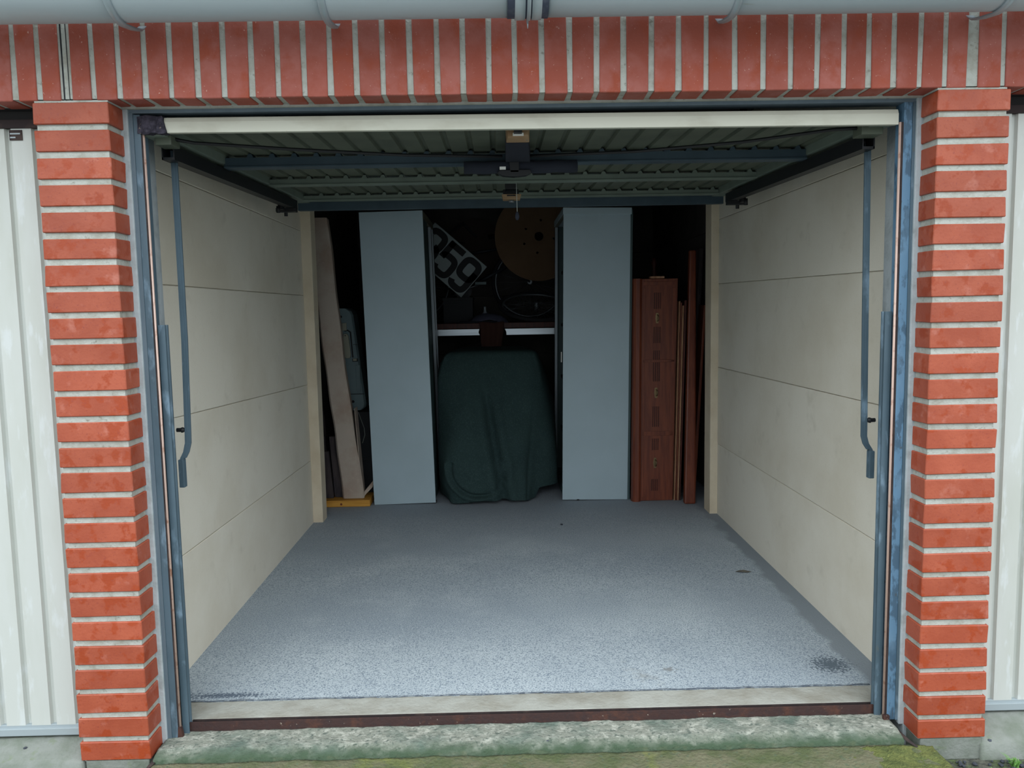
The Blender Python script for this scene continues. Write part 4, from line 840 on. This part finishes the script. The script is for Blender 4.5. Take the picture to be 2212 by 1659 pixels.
# ------------------------------------------------------------ small litter
def pebble(x, y, z, r, seed):
    bm = bmesh.new(); bmesh.ops.create_icosphere(bm, subdivisions=1, radius=r)
    R_ = random.Random(seed)
    for v in bm.verts: v.co *= R_.uniform(.75, 1.15); v.co.z *= .6
    mb = MB(); mb.add([(v.co.x+x, v.co.y+y, v.co.z+z) for v in bm.verts], [tuple(v.index for v in f.verts) for f in bm.faces]); bm.free(); return mb
for k, (x, y, z, r, lb) in enumerate(((2.656, .012, -.018, .008, 'dark stone on the right door sill near the pillar'), (-.420, .055, .018, .007, 'dark stone on the left door sill'), (1.476, 2.377, .051, .010, 'small dark lump on the floor before the canvas cover'), (1.245, .02, .014, .007, 'brown chip on the mossy step'))):
    o = obj('stone', pebble(x, y, z, r, k), 'stone', None, loc=(x, y, z)); tag(o, lb, 'stone')
lf = obj('dry_leaf', MB().add([(2.28, 1.47, .0445), (2.30, 1.452, .050), (2.335, 1.45, .046), (2.36, 1.462, .0445), (2.33, 1.475, .049), (2.30, 1.48, .047), (2.32, 1.463, .055)], [(0, 1, 6), (1, 2, 6), (2, 3, 6), (3, 4, 6), (4, 5, 6), (5, 0, 6)]), 'dry_leaf', None, loc=(2.31, 1.46, .045)); tag(lf, 'curled dry leaf on the floor near the right wall', 'leaf')
lf.modifiers.new('t', 'SOLIDIFY').thickness = .0012
# gravel and weeds in front of the pillars
gm = MB(); R_ = random.Random(11)
for i in range(900):
    x = R_.uniform(2.44, 3.4) if i % 3 else R_.uniform(-1.2, -.24); y = R_.uniform(-.45, -.012)
    if i % 3 and x < 2.47: x = 2.47+R_.random()*.1
    r = R_.uniform(.003, .009)
    p = pebble(x, y, -.072+r*.3, r, i); gm.add(p.v, p.f)
gv = obj('gravel', gm, 'stone', None, loc=(0, 0, 0)); tag(gv, 'loose dark gravel on the soil beside the slabs', 'gravel', kind='stuff')
def tuft(x, y, z, n, h, seed, lb):
    R_ = random.Random(seed); mb = MB()
    for i in range(n):
        a = R_.uniform(0, 6.28); l = h*R_.uniform(.5, 1); sp = R_.uniform(.2, .9)
        dx, dy = math.cos(a)*sp*l, math.sin(a)*sp*l
        wx, wy = -math.sin(a)*.0018, math.cos(a)*.0018
        bx, by = x+R_.uniform(-.008, .008), y+R_.uniform(-.006, .006)
        mid = (bx+dx*.5, by+dy*.5, z+l*.65); tip = (bx+dx, by+dy, z+l*R_.uniform(.5, .9))
        mb.add([(bx-wx, by-wy, z), (bx+wx, by+wy, z), (mid[0]+wx, mid[1]+wy, mid[2]), (mid[0]-wx, mid[1]-wy, mid[2]), tip], [(0, 1, 2, 3), (3, 2, 4)])
    o = obj('grass_tuft', mb, 'weed', None, loc=(x, y, z)); tag(o, lb, 'weed'); return o
tuft(-.015, -.030, -.074, 14, .07, 1, 'tiny grass tuft at the foot of the left pillar')
tuft(2.70, -.05, -.074, 40, .045, 2, 'low green weed in the gravel right of the right pillar')
tuft(2.62, -.09, -.074, 30, .035, 3, 'small weed beside the moss covered slab corner')
# dark expansion joints between step and pillar pads
for (pts, lb) in (((( .004, .085, .003), (.010, .04, .003), (.012, -.01, -.004), (.006, -.06, -.004)), 'dark crack left of the mossy step'), (((2.374, .085, .004), (2.378, .04, .002), (2.384, -.008, .000), (2.398, -.04, -.004)), 'dark dirt filled crack right of the mossy step')):
    o = obj('dirt_joint', MB().tube(pts, [.005, .008, .008, .004], 8, flat=.25), 'rust_dark', None, loc=pts[0]); stag(o, lb, 'crack')
